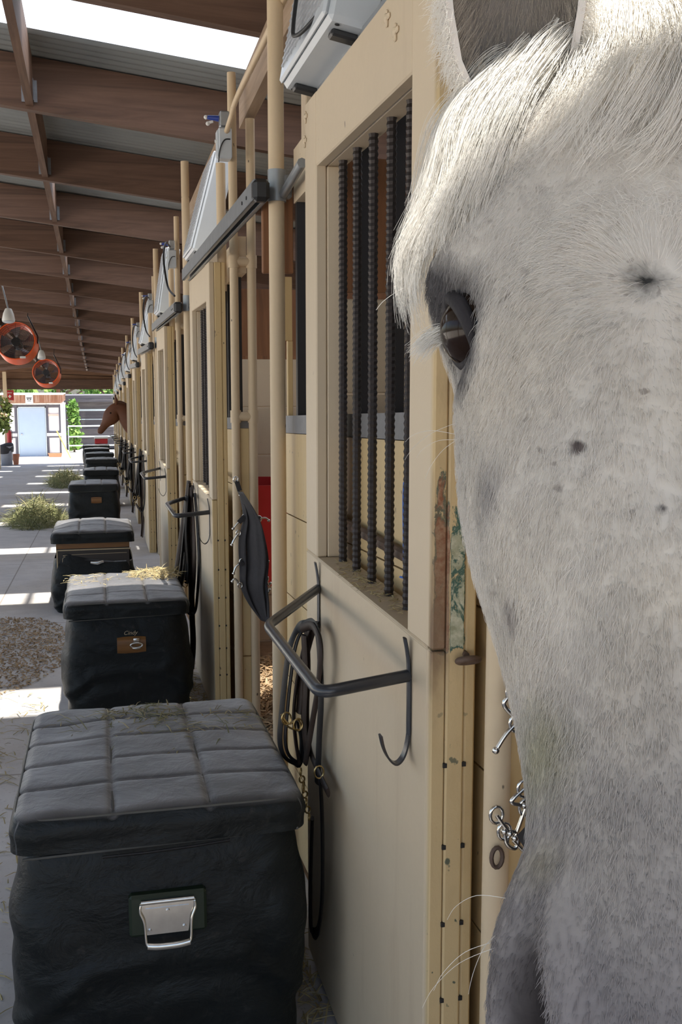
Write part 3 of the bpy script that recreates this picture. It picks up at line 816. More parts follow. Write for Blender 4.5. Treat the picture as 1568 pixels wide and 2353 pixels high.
    if style == 'handle':
        px, pz = .005, H - .235
        m = M(); m.box(px - .080, px + .082, yf - .018, yf + .02, pz - .035, pz + .055, .006); ob('handle_panel', m, MT['trunk_green'], t)
        hd = ob('handle', handle_plate(px, yf - .021, pz), MT['chrome'], t, 40)
        m = M(); z1 = pz + .034; zb = pz - .047
        m.tube(smooth_pts([(px - .056, yf - .024, z1 + .002), (px - .057, yf - .026, z1 - .012), (px - .049, yf - .029, pz - .0), (px - .046, yf - .034, zb + .006), (px - .040, yf - .036, zb)], 5), .0028, 8)
        m.tube(smooth_pts([(px + .056, yf - .024, z1 + .002), (px + .057, yf - .026, z1 - .012), (px + .049, yf - .029, pz - .0), (px + .046, yf - .034, zb + .006), (px + .040, yf - .036, zb)], 5), .0028, 8)
        m.tube(smooth_pts([(px - .044, yf - .036, zb), (px - .02, yf - .037, zb - .003), (px + .02, yf - .037, zb - .003), (px + .044, yf - .036, zb)], 6), .0075, 12, flat=.005)
        ob('bail', m, MT['chrome'], hd, 60)
        for (dx, dz) in ((.0, .018), (-.038, -.022), (.034, -.020)):
            m = M(); m.cyl((px + dx, yf - .0205, pz + dz), (px + dx, yf - .025, pz + dz), .0045, 12); ob('rivet', m, MT['chrome'], hd, 60)
        m = M(); m.tube([(px - .130, yf - .009, H - lidh - .012), (px - .04, yf - .012, H - lidh - .010), (px + .06, yf - .012, H - lidh - .006), (px + .135, yf - .009, H - lidh - .002)], .003, 6); ob('flap_edge', m, MT['strap'], t, 60)
    if style in ('name', 'oval'):
        px, pz = (.015 if style == 'name' else .03), H - .205
        m = M(); m.tube([(px - .065, yf - .004, pz), (px - .03, yf - .004, pz), (px + .03, yf - .004, pz), (px + .065, yf - .004, pz)], [.036, .04, .04, .036], 12, flat=.014, up=(0, 1, 0)); ob('wood_panel', m, MT['trunk_wood'], t, 60)
        if style == 'name':
            m = M(); ox = px + .022
            m.tube([(ox + .027 * math.cos(a), yf - .024, pz + .002 + .011 * math.sin(a)) for a in np.linspace(0, 2 * math.pi, 24, endpoint=False)], .004, 8, closed=True); m.box(ox - .014, ox + .014, yf - .024, yf - .018, pz + .018, pz + .034, .002); m.ball((ox, yf - .024, pz - .012), (.02, .005, .006), 10, 6)
            ob('handle', m, MT['chrome'], t, 60)
            cu = bpy.data.curves.new('lettering_text', 'FONT'); cu.body = 'Cindy'; cu.size = .026; cu.shear = .35; cu.align_x = 'CENTER'; cu.extrude = .0005
            tmpo = bpy.data.objects.new('tmp_text', cu); me = bpy.data.meshes.new_from_object(tmpo); bpy.data.objects.remove(tmpo)
            me.materials.clear(); me.materials.append(MT['gold']); to = bpy.data.objects.new('lettering', me); COL.objects.link(to); to.parent = t
            to.location = (px - .005, yf - .022, pz + .052); to.rotation_euler = (math.pi / 2, 0, 0)
            to['label'] = 'small pale name lettering'
    if style == 'open':
        m = M(); b0, b1 = bt - .08, H - lidh + .005
        m.box(-hx + .03, hx - .03, -hy + .02, hy - .02, b0, b1, .004); ob('box_body', m, MT['trunk_black'], t)
        m = M(); m.box(-hx + .03, hx - .03, -hy + .012, -hy + .02, b1 - .045, b1, .002); ob('wood_rim', m, MT['trunk_wood'], t)
        m = M(); yy = -hy + .016
        m.box(-hx + .03, hx - .02, yy - .003, yy, b1 - .060, b1 - .052); m.box(-hx + .032, -hx + .040, yy - .003, yy + .003, b0, b1 - .056)
        m.tube(smooth_pts([(-hx + .075, yy, b0), (-hx + .075, yy, b1 - .125), (-hx + .085, yy, b1 - .11), (-hx + .10, yy, b1 - .105), (-hx + .11, yy, b1 - .092), (hx - .05, yy, b1 - .088)], 4), .002, 6); ob('gold_trim', m, MT['gold'], t)
        m = M(); m.tube([(-.02, -hy - .02, bt - .015), (.03, -hy - .025, bt - .02), (.075, -hy - .02, bt - .010)], [.010, .016, .010], 10, flat=.006); ob('handle', m, MT['chrome'], t, 60)
    return t
def handle_plate(px, y, pz):
    m = M(); z1 = pz + .034
    P = [(-.044, pz - .030), (.042, pz - .030), (.046, pz - .008), (.052, pz + .010), (.058, z1 + .004), (.050, z1 + .012), (-.050, z1 + .012), (-.058, z1 + .004), (-.052, pz + .010), (-.046, pz - .008)]
    n = len(P); m.add([(px + a, y, b) for a, b in P] + [(px + a, y + .004, b) for a, b in P], [tuple(range(n)), tuple(range(2 * n - 1, n - 1, -1))] + [(i, (i + 1) % n, n + (i + 1) % n, n + i) for i in range(n)])
    m.tube([(px - .055, y - .002, z1 + .008), (px + .055, y - .002, z1 + .008)], .0052, 10)
    m.box(px - .046, px + .044, y - .0025, y, z1 - .009, z1 - .006)
    return m
trunk('black quilted tack trunk with a chrome handle, nearest to the camera', -.195, .412, 2.11, 2.93, .530, fz(2.52), 1, .080, crown=.012)
trunk('black quilted tack trunk with an amber wood panel and name lettering, second from the camera', -.172, .385, 4.78, 5.69, .408, fz(5.23) + .004, 2, .075, .8, 'name')
trunk('tack trunk with its cover slipped down to show gold trim, third from the camera', -.362, .236, 7.95, 8.95, .275, fz(8.45), 3, .085, .8, 'open', .05)
trunk('black tack trunk with a small amber panel, fourth from the camera beside the hay', -.385, .232, 13.57, 14.5, .080, fz(14.0), 4, .09, .6, 'oval', .03)
trunk('black tack trunk with a pale dusty lid, fifth from the camera', -.255, .312, 17.6, 18.5, -.085, fz(18), 5, .09, .5, 'plain', .03)
trunk('dark green tack trunk, sixth from the camera', -.28, .38, 22.6, 23.5, -.285, fz(23), 6, .09, .4, 'plain', .03)
trunk('dark tack trunk, seventh from the camera', -.33, .37, 26.8, 27.7, -.455, fz(27.2), 7, .09, .4, 'plain', .03)
trunk('dark tack trunk, eighth from the camera', -.42, .30, 31.4, 32.3, -.64, fz(31.8), 8, .09, .4, 'plain', .03)
trunk('dark tack trunk furthest down the aisle, under the red cooler', -.51, .345, 35.2, 36.1, -.77, fz(35.6), 9, .09, .4, 'plain', .03)
BRIDLE= {'rein_loop':[(0.478,2.347,0.865),(0.461,2.42,0.845),(0.437,2.42,0.803),(0.423,2.42,0.718),(0.414,2.42,0.632),(0.409,2.42,0.566),(0.418,2.42,0.527),(0.44,2.42,0.506),(0.459,2.42,0.507),(0.464,2.42,0.562),(0.453,2.42,0.612)],
'cheek_strap':[(0.478,2.388,0.851),(0.469,2.408,0.804),(0.451,2.408,0.719),(0.442,2.408,0.633),(0.446,2.408,0.567),(0.455,2.408,0.509)],
'crown_strap':[(0.472,2.396,0.844),(0.475,2.396,0.743),(0.471,2.396,0.635),(0.478,2.394,0.548),(0.478,2.277,0.527),(0.478,2.183,0.52)],
'brow_strap':[(0.46,2.384,0.853),(0.478,2.336,0.868),(0.478,2.258,0.842),(0.478,2.269,0.758),(0.478,2.34,0.642),(0.468,2.384,0.519)],
'throat_strap':[(0.478,2.306,0.869),(0.478,2.273,0.818),(0.478,2.26,0.719),(0.478,2.281,0.609),(0.478,2.302,0.496)],
'lead_strap':[(0.478,2.272,0.529),(0.478,2.249,0.412),(0.478,2.251,0.251),(0.478,2.292,0.143),(0.478,2.349,0.095),(0.472,2.36,0.118),(0.472,2.36,0.231),(0.477,2.36,0.385)],
'noseband':[(0.402,2.348,0.653),(0.415,2.348,0.663),(0.434,2.348,0.653),(0.446,2.348,0.635),(0.438,2.348,0.619),(0.415,2.348,0.625),(0.402,2.348,0.645)],
'chain':[(0.441,2.336,0.537),(0.45,2.336,0.512),(0.453,2.336,0.485),(0.457,2.336,0.441),(0.466,2.336,0.397)]}
HALTER= {'crown_strap':[(0.465,5.6,0.893),(0.449,5.6,0.788),(0.428,5.6,0.671),(0.407,5.6,0.53),(0.38,5.6,0.365),(0.372,5.6,0.288),(0.407,5.6,0.316),(0.433,5.6,0.434),(0.444,5.6,0.552)],
'cheek_strap':[(0.468,5.588,0.882),(0.455,5.588,0.672),(0.46,5.588,0.435),(0.46,5.588,0.195),(0.464,5.588,0.026),(0.452,5.588,-0.119)],
'brow_strap':[(0.471,5.576,0.86),(0.478,5.534,0.678),(0.478,5.493,0.498),(0.475,5.576,0.317),(0.46,5.576,0.222),(0.427,5.576,0.212),(0.4,5.576,0.273)],
'rein_loop':[(0.455,5.564,0.792),(0.434,5.564,0.629),(0.417,5.564,0.488),(0.401,5.564,0.37),(0.377,5.564,0.336),(0.369,5.564,0.396)],
'throat_strap':[(0.45,5.552,0.817),(0.437,5.552,0.63),(0.443,5.552,0.442),(0.437,5.552,0.347)]}
GUARD= {'guard_edge_left':[(0.6,4.6,0.937),(0.626,4.6,0.823),(0.613,4.6,0.722),(0.619,4.6,0.603),(0.622,4.6,0.503),(0.656,4.6,0.411),(0.695,4.6,0.349)],
'guard_edge_right':[(0.602,4.5,0.948),(0.666,4.5,0.831),(0.692,4.5,0.734),(0.706,4.5,0.636),(0.701,4.5,0.539),(0.712,4.5,0.44),(0.715,4.5,0.361)],
'snaps1':[[(0.586,4.58,0.994),(0.597,4.58,0.963),(0.605,4.58,0.924)],[(0.623,4.58,0.826),(0.595,4.58,0.803),(0.572,4.58,0.775)],[(0.595,4.58,0.755),(0.575,4.58,0.726),(0.565,4.58,0.703)],[(0.609,4.58,0.626),(0.583,4.58,0.604),(0.571,4.58,0.573)],[(0.6,4.58,0.518),(0.577,4.58,0.549),(0.565,4.58,0.537)],[(0.689,4.58,0.816),(0.717,4.58,0.819),(0.732,4.58,0.807)],[(0.707,4.58,0.662),(0.719,4.58,0.638),(0.727,4.58,0.622)],[(0.701,4.58,0.434),(0.721,4.58,0.463),(0.733,4.58,0.492)],[(0.718,4.58,0.543),(0.73,4.58,0.512),(0.738,4.58,0.522)]],
'snaps0':[[(0.584,1.395,0.981),(0.57,1.395,0.964),(0.587,1.395,0.943)],[(0.59,1.395,0.933),(0.574,1.395,0.917),(0.559,1.395,0.894)],[(0.605,1.395,0.831),(0.585,1.395,0.812),(0.606,1.395,0.805)],[(0.608,1.395,0.801),(0.6,1.395,0.778),(0.592,1.395,0.755)],[(0.562,1.395,0.794),(0.572,1.395,0.779),(0.584,1.395,0.763)],[(0.575,1.395,0.767),(0.58,1.395,0.746),(0.594,1.395,0.739),(0.596,1.395,0.762),(0.575,1.395,0.767)],[(0.59,1.395,0.751),(0.602,1.395,0.738),(0.613,1.395,0.727)]]}

# ------------------------------------------------------------------ tack hanging on the doors
def straps(t, data, names, wid=.0145, th=.0045, sgn=1):
    for i, (nm, mat) in enumerate(names):
        m = M(); pts = smooth_pts(data[nm], 7)
        m.tube(pts, wid * (1 if i % 2 else .85), 8, flat=th, up=(1, .25 * (-1) ** i, 0.1))
        ob(nm if nm != 'chain' else 'chain', m, mat, t, 60)
bt = thing('bridle', 'dark leather bridle hanging from the saddle rack of the nearest stall door', 'bridle', (0, 0, 0))
straps(bt, BRIDLE, [('rein_loop', MT['strap']), ('cheek_strap', MT['leather']), ('crown_strap', MT['leather']), ('brow_strap', MT['strap']), ('throat_strap', MT['strap']), ('lead_strap', MT['strap'])])
m = M(); m.tube(smooth_pts([(x + .012, y - .01, z + .002) for x, y, z in BRIDLE['rein_loop'][:8]], 7), .009, 8, flat=.004, up=(1, 0, 0)); ob('second_rein', m, MT['strap'], bt, 60)
m = M(); m.tube(smooth_pts([(x - .006, y - .012, z) for x, y, z in BRIDLE['brow_strap']], 7), .010, 8, flat=.004, up=(1, .3, 0)); ob('head_strap', m, MT['leather'], bt, 60)
m = M()
for i in range(7):
    a = i / 6; p = Vector((.444 + .02 * a, 2.334, .515 - .115 * a)); r = .011 if i == 2 else .0065
    m.tube([p + Vector((r * math.cos(q) * (1 if i % 2 else .4), r * math.cos(q) * (.3 if i % 2 else 1), r * 1.25 * math.sin(q))) for q in np.linspace(0, 2 * math.pi, 12, endpoint=False)], .0022, 6, closed=True)
ob('lead_chain', m, MT['brass'], bt, 60)
for p0 in ((.412, 2.346, .645), (.440, 2.346, .628), (.470, 2.25, .545)):
    m = M(); m.tube([(p0[0] + .011 * math.cos(q), p0[1] - .004, p0[2] + .015 * math.sin(q)) for q in np.linspace(0, 2 * math.pi, 12, endpoint=False)], .0022, 6, closed=True); ob('bit_ring', m, MT['brass'], bt, 60)
m = M(); m.tube(smooth_pts([(.400, 2.345, .655), (.418, 2.342, .632), (.440, 2.345, .64), (.446, 2.345, .615), (.42, 2.342, .622), (.402, 2.345, .642)], 5), .0026, 6)
ob('bit', m, MT['brass'], bt, 60)

def make_halter():
    t = thing('bridle', '', 'bridle', at_stall(1), 'bridles on the farther doors')
    o = at_stall(1); D = {k: [(x - o[0], y - o[1], z - o[2]) for x, y, z in v] for k, v in HALTER.items()}
    straps(t, D, [('crown_strap', MT['leather']), ('cheek_strap', MT['leather']), ('brow_strap', MT['leather']), ('rein_loop', MT['strap']), ('throat_strap', MT['strap'])], .024, .009)
    m = M(); m.tube(smooth_pts([(x + .012, y - .02, z - .01) for x, y, z in D['cheek_strap']], 6), .018, 8, flat=.008, up=(1, .2, 0)); ob('hanging_strap', m, MT['leather'], t, 60)
    m = M(); m.tube(smooth_pts([(x + .02, y - .03, z - .03) for x, y, z in D['brow_strap']], 6), .014, 8, flat=.007, up=(1, .2, 0)); ob('nose_strap', m, MT['strap'], t, 60)
    m = M()
    for (x, z) in ((.385, .34), (.402, .29), (.43, .345)):
        m.tube([(x + .013 * math.cos(q), 5.54 - o[1], z - o[2] + .017 * math.sin(q)) for q in np.linspace(0, 2 * math.pi, 12, endpoint=False)], .003, 6, closed=True)
    ob('buckle', m, MT['brass'], t, 60)
    return t
for nm, off in (('second_cheek_strap', (.010, -.008, .004)), ('third_cheek_strap', (-.010, -.016, -.01))):
    m = M(); src = BRIDLE['cheek_strap' if nm[0] == 's' else 'crown_strap'][:4]
    m.tube(smooth_pts([(x + off[0], y + off[1], z + off[2]) for x, y, z in src], 7), .014, 8, flat=.0045, up=(1, .2, 0)); ob(nm, m, MT['leather'], bt, 60)
h1 = make_halter(); h1['label'] = 'dark brown bridle bundle hanging on the second stall door above the trunk'
for k in range(3, 7): dup(h1, at_stall(k), 'dark bridle hanging low on the %s stall door' % ORD[k])

# ------------------------------------------------------------------ stall guards with chrome snaps
def snap(m, P, r=.0042):
    pts = smooth_pts(P, 5); m.tube(pts, r, 8)
    a = Vector(P[0])
    m.tube([a + Vector((.010 * math.cos(q), 0, .013 * math.sin(q))) for q in np.linspace(0, 2 * math.pi, 12, endpoint=False)], r * .8, 6, closed=True)
    m.ball(P[-1], r * 1.7, 8, 6)
gt = thing('stall_guard', 'folded black stall guard with chrome snaps hanging beside the second stall door', 'stall guard', (0, 0, 0))
L = smooth_pts(GUARD['guard_edge_left'], 8); R_ = smooth_pts(GUARD['guard_edge_right'], 8); nn = 18
P = np.zeros((len(L), 2 * nn, 3))
for i in range(len(L)):
    for j in range(nn):
        s = j / (nn - 1); p = L[i].lerp(R_[i], s)
        d = .020 * math.sin(s * 9 + i * .06) * math.sin(math.pi * s) + .008 * math.sin(s * 21 + i * .12)
        wd = .018 * math.sin(math.pi * min(1, i / len(L) * 1.15)) * (2 * s - 1.2); P[i, j] = (p.x + d * .35 + wd, p.y - d - .01, p.z); P[i, 2 * nn - 1 - j] = (p.x + d * .35 + .002 + wd, p.y - d + .006, p.z)
m = M(); m.grid(P, wrap_v=True); n0 = 2 * nn
m.f.append(tuple(range(n0))); m.f.append(tuple((len(L) - 1) * n0 + k for k in range(n0))); ob('webbing', m, MT['nylon'], gt, 180)
m = M(); m.tube(smooth_pts([(.605, 4.735, .965), (.60, 4.68, .985), (.592, 4.60, .99), (.588, 4.575, .985)], 5), .005, 8); ob('hook', m, MT['chrome'], gt, 60)
for a, b in (((.602, 4.57, .945), (.590, 4.57, .985)), ((.622, 4.57, .83), (.596, 4.57, .803)), ((.612, 4.57, .61), (.60, 4.57, .626)), ((.66, 4.54, .83), (.69, 4.57, .816))):
    m = M(); m.tube([a, b], .012, 6, flat=.003); ob('tab', m, MT['nylon'], gt, 60)
for s in GUARD['snaps1']:
    m = M(); snap(m, s); ob('snap', m, MT['chrome'], gt, 70)
gn = thing('stall_guard', 'chrome snaps and black webbing of the guard across the white horse stall', 'stall guard', (0, 0, 0))
P = np.zeros((24, 16, 3))
for i in range(24):
    f = i / 23; z = 1.02 - .36 * f
    for j in range(8):
        s = j / 7; x = .594 + .030 * abs(math.sin(f * 9)) + .02 * s; yv = 1.385 - 1.25 * s; zz = z - .12 * math.sin(math.pi * s) + .01 * math.sin(12 * s + f * 8)
        P[i, j] = (x + .012 * math.sin(s * 14 + f * 5), yv, zz); P[i, 15 - j] = (x + .012 * math.sin(s * 14 + f * 5) + .006, yv, zz)
m = M(); m.grid(P, wrap_v=True); m.f.append(tuple(range(16))); m.f.append(tuple(23 * 16 + k for k in range(16))); ob('webbing', m, MT['nylon'], gn, 180)
for s in GUARD['snaps0']:
    m = M(); snap(m, s, .0034); ob('snap', m, MT['chrome'], gn, 70)
m = M(); m.tube([(.575 + .009 * math.cos(q), 1.422, .713 + .016 * math.sin(q)) for q in np.linspace(0, 2 * math.pi, 14, endpoint=False)], .0035, 6, closed=True)
tag(ob('pipe_hole_ring', m, MT['rust'], smooth=60), 'rusty ring stuck on the pipe post under the chrome snaps', 'ring')

# red tub and blanket in the second stall
t = thing('feed_tub', 'red feed tub hung on the stall partition behind the tall cream pipe', 'tub', (.93, 6.25, fz(6.25) + .45))
m = M(); m.lathe([(.0, .012), (.22, .012), (.26, .3), (.285, .62), (.27, .62), (.245, .3), (.205, .05), (0, .05)], 32); ob('tub', m, MT['red'], t, 50)
m = M(); m.tube(smooth_pts([(-.28, -.02, .50), (-.30, -.05, .58), (-.24, -.08, .62), (-.18, -.08, .55)], 5), .02, 10); ob('rope_handle', m, MT['strap'], t, 60)

# ------------------------------------------------------------------ ceiling drum fans and lamps over the aisle
def drum_fan(x, y, z, r, label):
    t = thing('drum_fan', label, 'fan', (x, y, z), None, (math.radians(-16), 0, math.radians(-6)))
    m = M(); m.lathe([(r, -.16), (r + .012, -.15), (r + .012, .15), (r, .16), (r - .012, .15), (r - .012, -.15), (r, -.16)], 40, axis='Y'); ob('drum', m, MT['orange'], t, 40)
    for yy in (-.155, .155):
        m = M()
        for q in np.linspace(.12, .95, 9): m.tube([(r * q * math.cos(a), yy, r * q * math.sin(a)) for a in np.linspace(0, 2 * math.pi, 40, endpoint=False)], .0022, 4, closed=True)
        for k in range(12): a = k * math.pi / 6; m.tube([(.05 * math.cos(a), yy, .05 * math.sin(a)), (r * .98 * math.cos(a), yy, r * .98 * math.sin(a))], .0022, 4)
        ob('guard', m, MT['black_plastic'], t)
    m = M(); m.cyl((0, -.10, 0), (0, .14, 0), .075, 20); ob('motor', m, MT['black_plastic'], t, 40)
    for k in range(5):
        m = M(); a0 = k * 2 * math.pi / 5 + .3; P = np.zeros((8, 6, 3))
        for i in range(8):
            rr = .06 + (r * .9 - .06) * i / 7
            for j in range(6):
                w = (j / 5 - .5) * (.35 + .35 * i / 7); a = a0 + w + .15 * i / 7
                P[i, j] = (rr * math.cos(a), .055 * (j / 5 - .5) * 2 + .02, rr * math.sin(a))
        m.grid(P); m.grid(P + np.array([0, .006, 0])); ob('blade', m, MT['blade'], t, 180)
    top = roof_h(x) + fz(y) - z - .02
    for s in (-1, 1):
        m = M(); m.tube([(s * (r + .02), 0, 0), (s * (r + .02), 0, .12), (s * .16, 0, r + .16)], .012, 8); m.tube([(s * .16, 0, r + .16), (s * .18, 0, top)], .006, 6); ob('hanger', m, MT['black_plastic'], t, 60)
    m = M(); m.box(r * .25, r * .55, -.170, -.162, -r * .98, -r * .86, .004); ob('badge', m, MT['white_plastic'], t)
    return t
drum_fan(-1.24, 17.9, 1.99, .305, 'large orange drum fan hanging over the aisle, nearer of the two')
drum_fan(-1.16, 26.2, 1.54, .305, 'smaller looking orange drum fan hanging farther down the aisle, above the blue door')
for (y, lab) in ((14.8, 'white flood lamp under the roof in front of the nearer orange fan'), (23.2, 'white flood lamp under the roof in front of the farther orange fan')):
    z = {14.8: 2.255, 23.2: 1.915}[y]
    t = thing('flood_lamp', lab, 'lamp', (-1.12, y, z))
    m = M(); m.tube([(0, 0, .09), (0, -.02, .03), (0, -.05, -.05), (0, -.055, -.075)], [.045, .07, .085, .08], 16); ob('housing', m, MT['white_plastic'], t, 50)
    m = M(); m.tube([(0, 0, .08), (-.12, .2, roof_h(-1.2) + fz(y) - z - .03)], .010, 8); ob('stem', m, MT['galv'], t)
    m = M(); m.tube([(0, -.058, -.078), (0, -.060, -.088)], [.075, .05], 16); ob('lens', m, MT['fan_grey'], t, 50)

# ------------------------------------------------------------------ beyond the far end
BY = 42.0; bz = zE - .10
t = thing('shed_building', 'white walled building with a pale blue door facing the far end of the aisle', 'building', (0, BY, bz))
def bl(z): return z - bz
m = M(); m.box(-7.5, -1.36, 0, 3.4, -.3, bl(.50)); ob('wall', m, MT['white_wall'], t)
m = M(); m.box(-7.6, -1.30, -.40, 3.6, bl(.505), bl(.79), .01); ob('fascia', m, MT['fascia'], t)
m = M(); m.box(-7.6, -1.28, -.42, 3.65, bl(.79), bl(.815)); ob('roof_edge', m, MT['white_paint'], t)
m = M()
for k in range(9): m.cyl((-3.35 + .24 * k, -.06, bl(.455)), (-3.12 + .24 * k, -.06, bl(.455)), .035, 10)
ob('eave_beading', m, MT['white_paint'], t)
m = M()
for x in (-3.06, -1.90): m.box(x - .045, x + .045, -.05, 0, -.1, bl(.44))
m.box(-3.4, -1.40, -.045, .0, bl(.30), bl(.40)); m.box(-1.46, -1.40, -.05, 0, -.1, bl(.44)); m.box(-3.38, -3.30, -.05, 0, -.1, bl(.44))
for x0, x1 in ((-3.32, -3.06), (-1.90, -1.44)):
    m.box(x0, x1, -.045, 0, bl(-.68), bl(-.62)); m.box(x0, x1, -.045, 0, bl(-.86), bl(-.80))
ob('timber_trim', m, MT['trim_grey'], t)
m = M()
for x0, x1 in ((-3.4, -3.03), (-1.93, -1.40)): m.box(x0, x1, -.052, 0, bl(-.80), bl(-.68))
m.box(-1.40, -1.34, -.06, 0, -.1, bl(.48)); ob('white_rail', m, MT['white_paint'], t)
d = thing('entry_door', None, None); d.parent = t
m = M(); m.box(-2.96, -1.985, -.065, -.01, -.02, bl(.295), .004); ob('door', m, MT['door_blue'], t)
bpy.data.objects.remove(d)
m = M(); m.box(-3.0, -2.965, -.07, 0, -.02, bl(.335)); m.box(-1.98, -1.945, -.07, 0, -.02, bl(.335)); m.box(-3.0, -1.945, -.07, 0, bl(.298), bl(.335)); ob('door_frame', m, MT['gate_pipe'], t)
m = M(); m.ball((-2.86, -.10, bl(-.72)), .035, 10, 8); ob('door_knob', m, MT['chrome'], t, 60)
m = M(); m.box(-1.86, -1.48, -.058, -.05, bl(-.03), bl(.05)); ob('notice', m, simple('pale_pink_paper', (.80, .55, .48), .8), t)
t = thing('wall_sign', 'white square sign with a black emblem on the fascia above the blue door', 'sign', (-2.52, BY - .43, .63))
m = M(); m.box(-.14, .14, -.012, 0, -.15, .15, .004); ob('plate', m, MT['white_paint'], t)
m = M(); m.box(-.10, .10, -.016, -.012, .045, .07); m.add([(-.09, -.016, .03), (.09, -.016, .03), (.055, -.016, -.045), (-.055, -.016, -.045)], [(0, 1, 2, 3)]); m.box(-.07, .07, -.016, -.012, -.09, -.075); ob('emblem', m, MT['sign_black'], t)
m = M(); m.box(-.04, .04, -.018, -.0165, -.02, .005); ob('emblem_centre', m, MT['white_paint'], t)
# planters, pots
def planter(x, y, w, d, h, lab):
    t = thing('planter', lab, 'planter', (x, y, zE - .06 - .01 * (y - YEND)))
    m = M(); m.add([(sx * w * k, sy * d * k, z) for z, k in ((0, .44), (h, .5)) for sx, sy in ((-1, -1), (1, -1), (1, 1), (-1, 1))], [(0, 1, 2, 3), (4, 5, 6, 7), (0, 1, 5, 4), (1, 2, 6, 5), (2, 3, 7, 6), (3, 0, 4, 7)])
    m.box(-w * .53, w * .53, -d * .53, d * .53, h * .86, h, .01); ob('trough', m, MT['terracotta'], t)
    return t
planter(-1.62, 41.3, .50, .22, .17, 'terracotta trough planter on the ground right of the blue door')
def pot(x, y, r, h, lab):
    t = thing('flower_pot', lab, 'pot', (x, y, fz(min(y, YEND)) + .0))
    m = M(); m.lathe([(0, .0), (r * .68, 0), (r * .95, h * .82), (r * 1.05, h * .82), (r * 1.05, h), (r * .9, h), (r * .88, h * .86), (0, h * .86)], 22); ob('pot', m, MT['terracotta'], t, 40); return t
pot(-2.72, 36.6, .12, .36, 'tall terracotta pot beside the grey bin on the left')
# trash can with a dark cloth, extinguisher, red sign, hanging baskets on the left row
t = thing('trash_bin', 'grey bin with a dark bag over its rim, at the left aisle edge', 'bin', (-2.98, 36.2, fz(36.2)))
m = M(); m.lathe([(0, 0), (.17, 0), (.185, .02), (.205, .62), (.215, .64), (.195, .64), (.18, .05), (0, .05)], 26); ob('bin', m, MT['steel_tub'], t, 40)
m = M(); m.lathe([(.222, .42), (.235, .55), (.22, .68), (.17, .72), (.10, .70), (0, .66)], 22); m.xf(lambda x, y, z: (x + .02 * math.sin(9 * y), y + .02 * math.sin(11 * x), z + .03 * math.sin(7 * x + 5 * y))); ob('bag', m, MT['nylon'], t, 180)
t = thing('fire_extinguisher', 'red fire extinguisher on the post at the left edge of the aisle', 'extinguisher', (-2.90, 36.58, fz(36.6) + .72))
m = M(); m.lathe([(0, 0), (.07, 0), (.075, .02), (.075, .36), (.055, .42), (.03, .44), (0, .44)], 20); ob('cylinder', m, MT['sign_red'], t, 50)
m = M(); m.box(-.02, .02, -.03, .03, .44, .48, .004); m.tube(smooth_pts([(.02, 0, .46), (.08, 0, .42), (.09, 0, .25), (.085, 0, .12)], 5), .010, 8); ob('valve', m, MT['black_plastic'], t, 60)
t = thing('safety_sign', 'red safety sign with a white diamond hanging under the far header at left', 'sign', (-2.86, 36.93, fz(36.93) + 2.335))
m = M(); m.box(-.13, .13, -.015, .015, -.17, .17, .004); m.cyl((-.08, 0, .17), (-.08, 0, .20), .006, 6); m.cyl((.08, 0, .17), (.08, 0, .20), .006, 6); ob('plate', m, MT['sign_red'], t)
m = M(); m.add([(0, -.017, -.10), (.055, -.017, -.04), (0, -.017, .02), (-.055, -.017, -.04)], [(0, 1, 2, 3)]); m.box(-.07, .07, -.018, -.015, .07, .09); ob('emblem', m, MT['white_paint'], t)
def leaf_cloud(m, c, r, n, size, seed, squash=1.0, droop=0.0):
    rg = np.random.default_rng(seed)
    for i in range(n):
        d = rg.normal(size=3); d /= np.linalg.norm(d); q = rg.random() ** .45
        p = np.array(c) + d * q * np.array([r, r, r * squash]); p[2] -= droop * rg.random()
        a = rg.normal(size=3); a /= np.linalg.norm(a); b = np.cross(a, rg.normal(size=3)); b /= np.linalg.norm(b)
        s = size * (.6 + .8 * rg.random())
        m.add([p, p + (a * .5 + b * .35) * s, p + a * s, p + (a * .5 - b * .35) * s], [(0, 1, 2, 3)])
def basket(x, y, z, lab, seed):
    t = thing('hanging_basket', lab, 'hanging basket', (x, y, z))
    m = M(); m.lathe([(0, -.13), (.08, -.12), (.14, -.02), (.15, .02), (.13, .02), (0, .0)], 20); ob('basket', m, MT['terracotta'], t, 60)
    m = M(); leaf_cloud(m, (0, 0, .06), .26, 420, .12, seed, .9, .32); f = tag(ob('foliage', m, MT['fern'], t), kind='stuff')
    m = M(); leaf_cloud(m, (.08, 0, .14), .14, 40, .08, seed + 9, .7); tag(ob('flowers', m, MT['flower'], t), kind='stuff')
    m = M()
    for q in (0, 2.1, 4.2): m.tube([(.14 * math.cos(q), .14 * math.sin(q), .02), (0, 0, .45)], .004, 5)
    ob('hanger_wire', m, MT['galv'], t)
basket(-2.98, 35.6, fz(35.6) + 1.98, 'upper hanging basket of pale flowers at the left edge', 3)
basket(-3.0, 34.9, fz(34.9) + 1.50, 'lower hanging basket of trailing leaves at the left edge', 4)

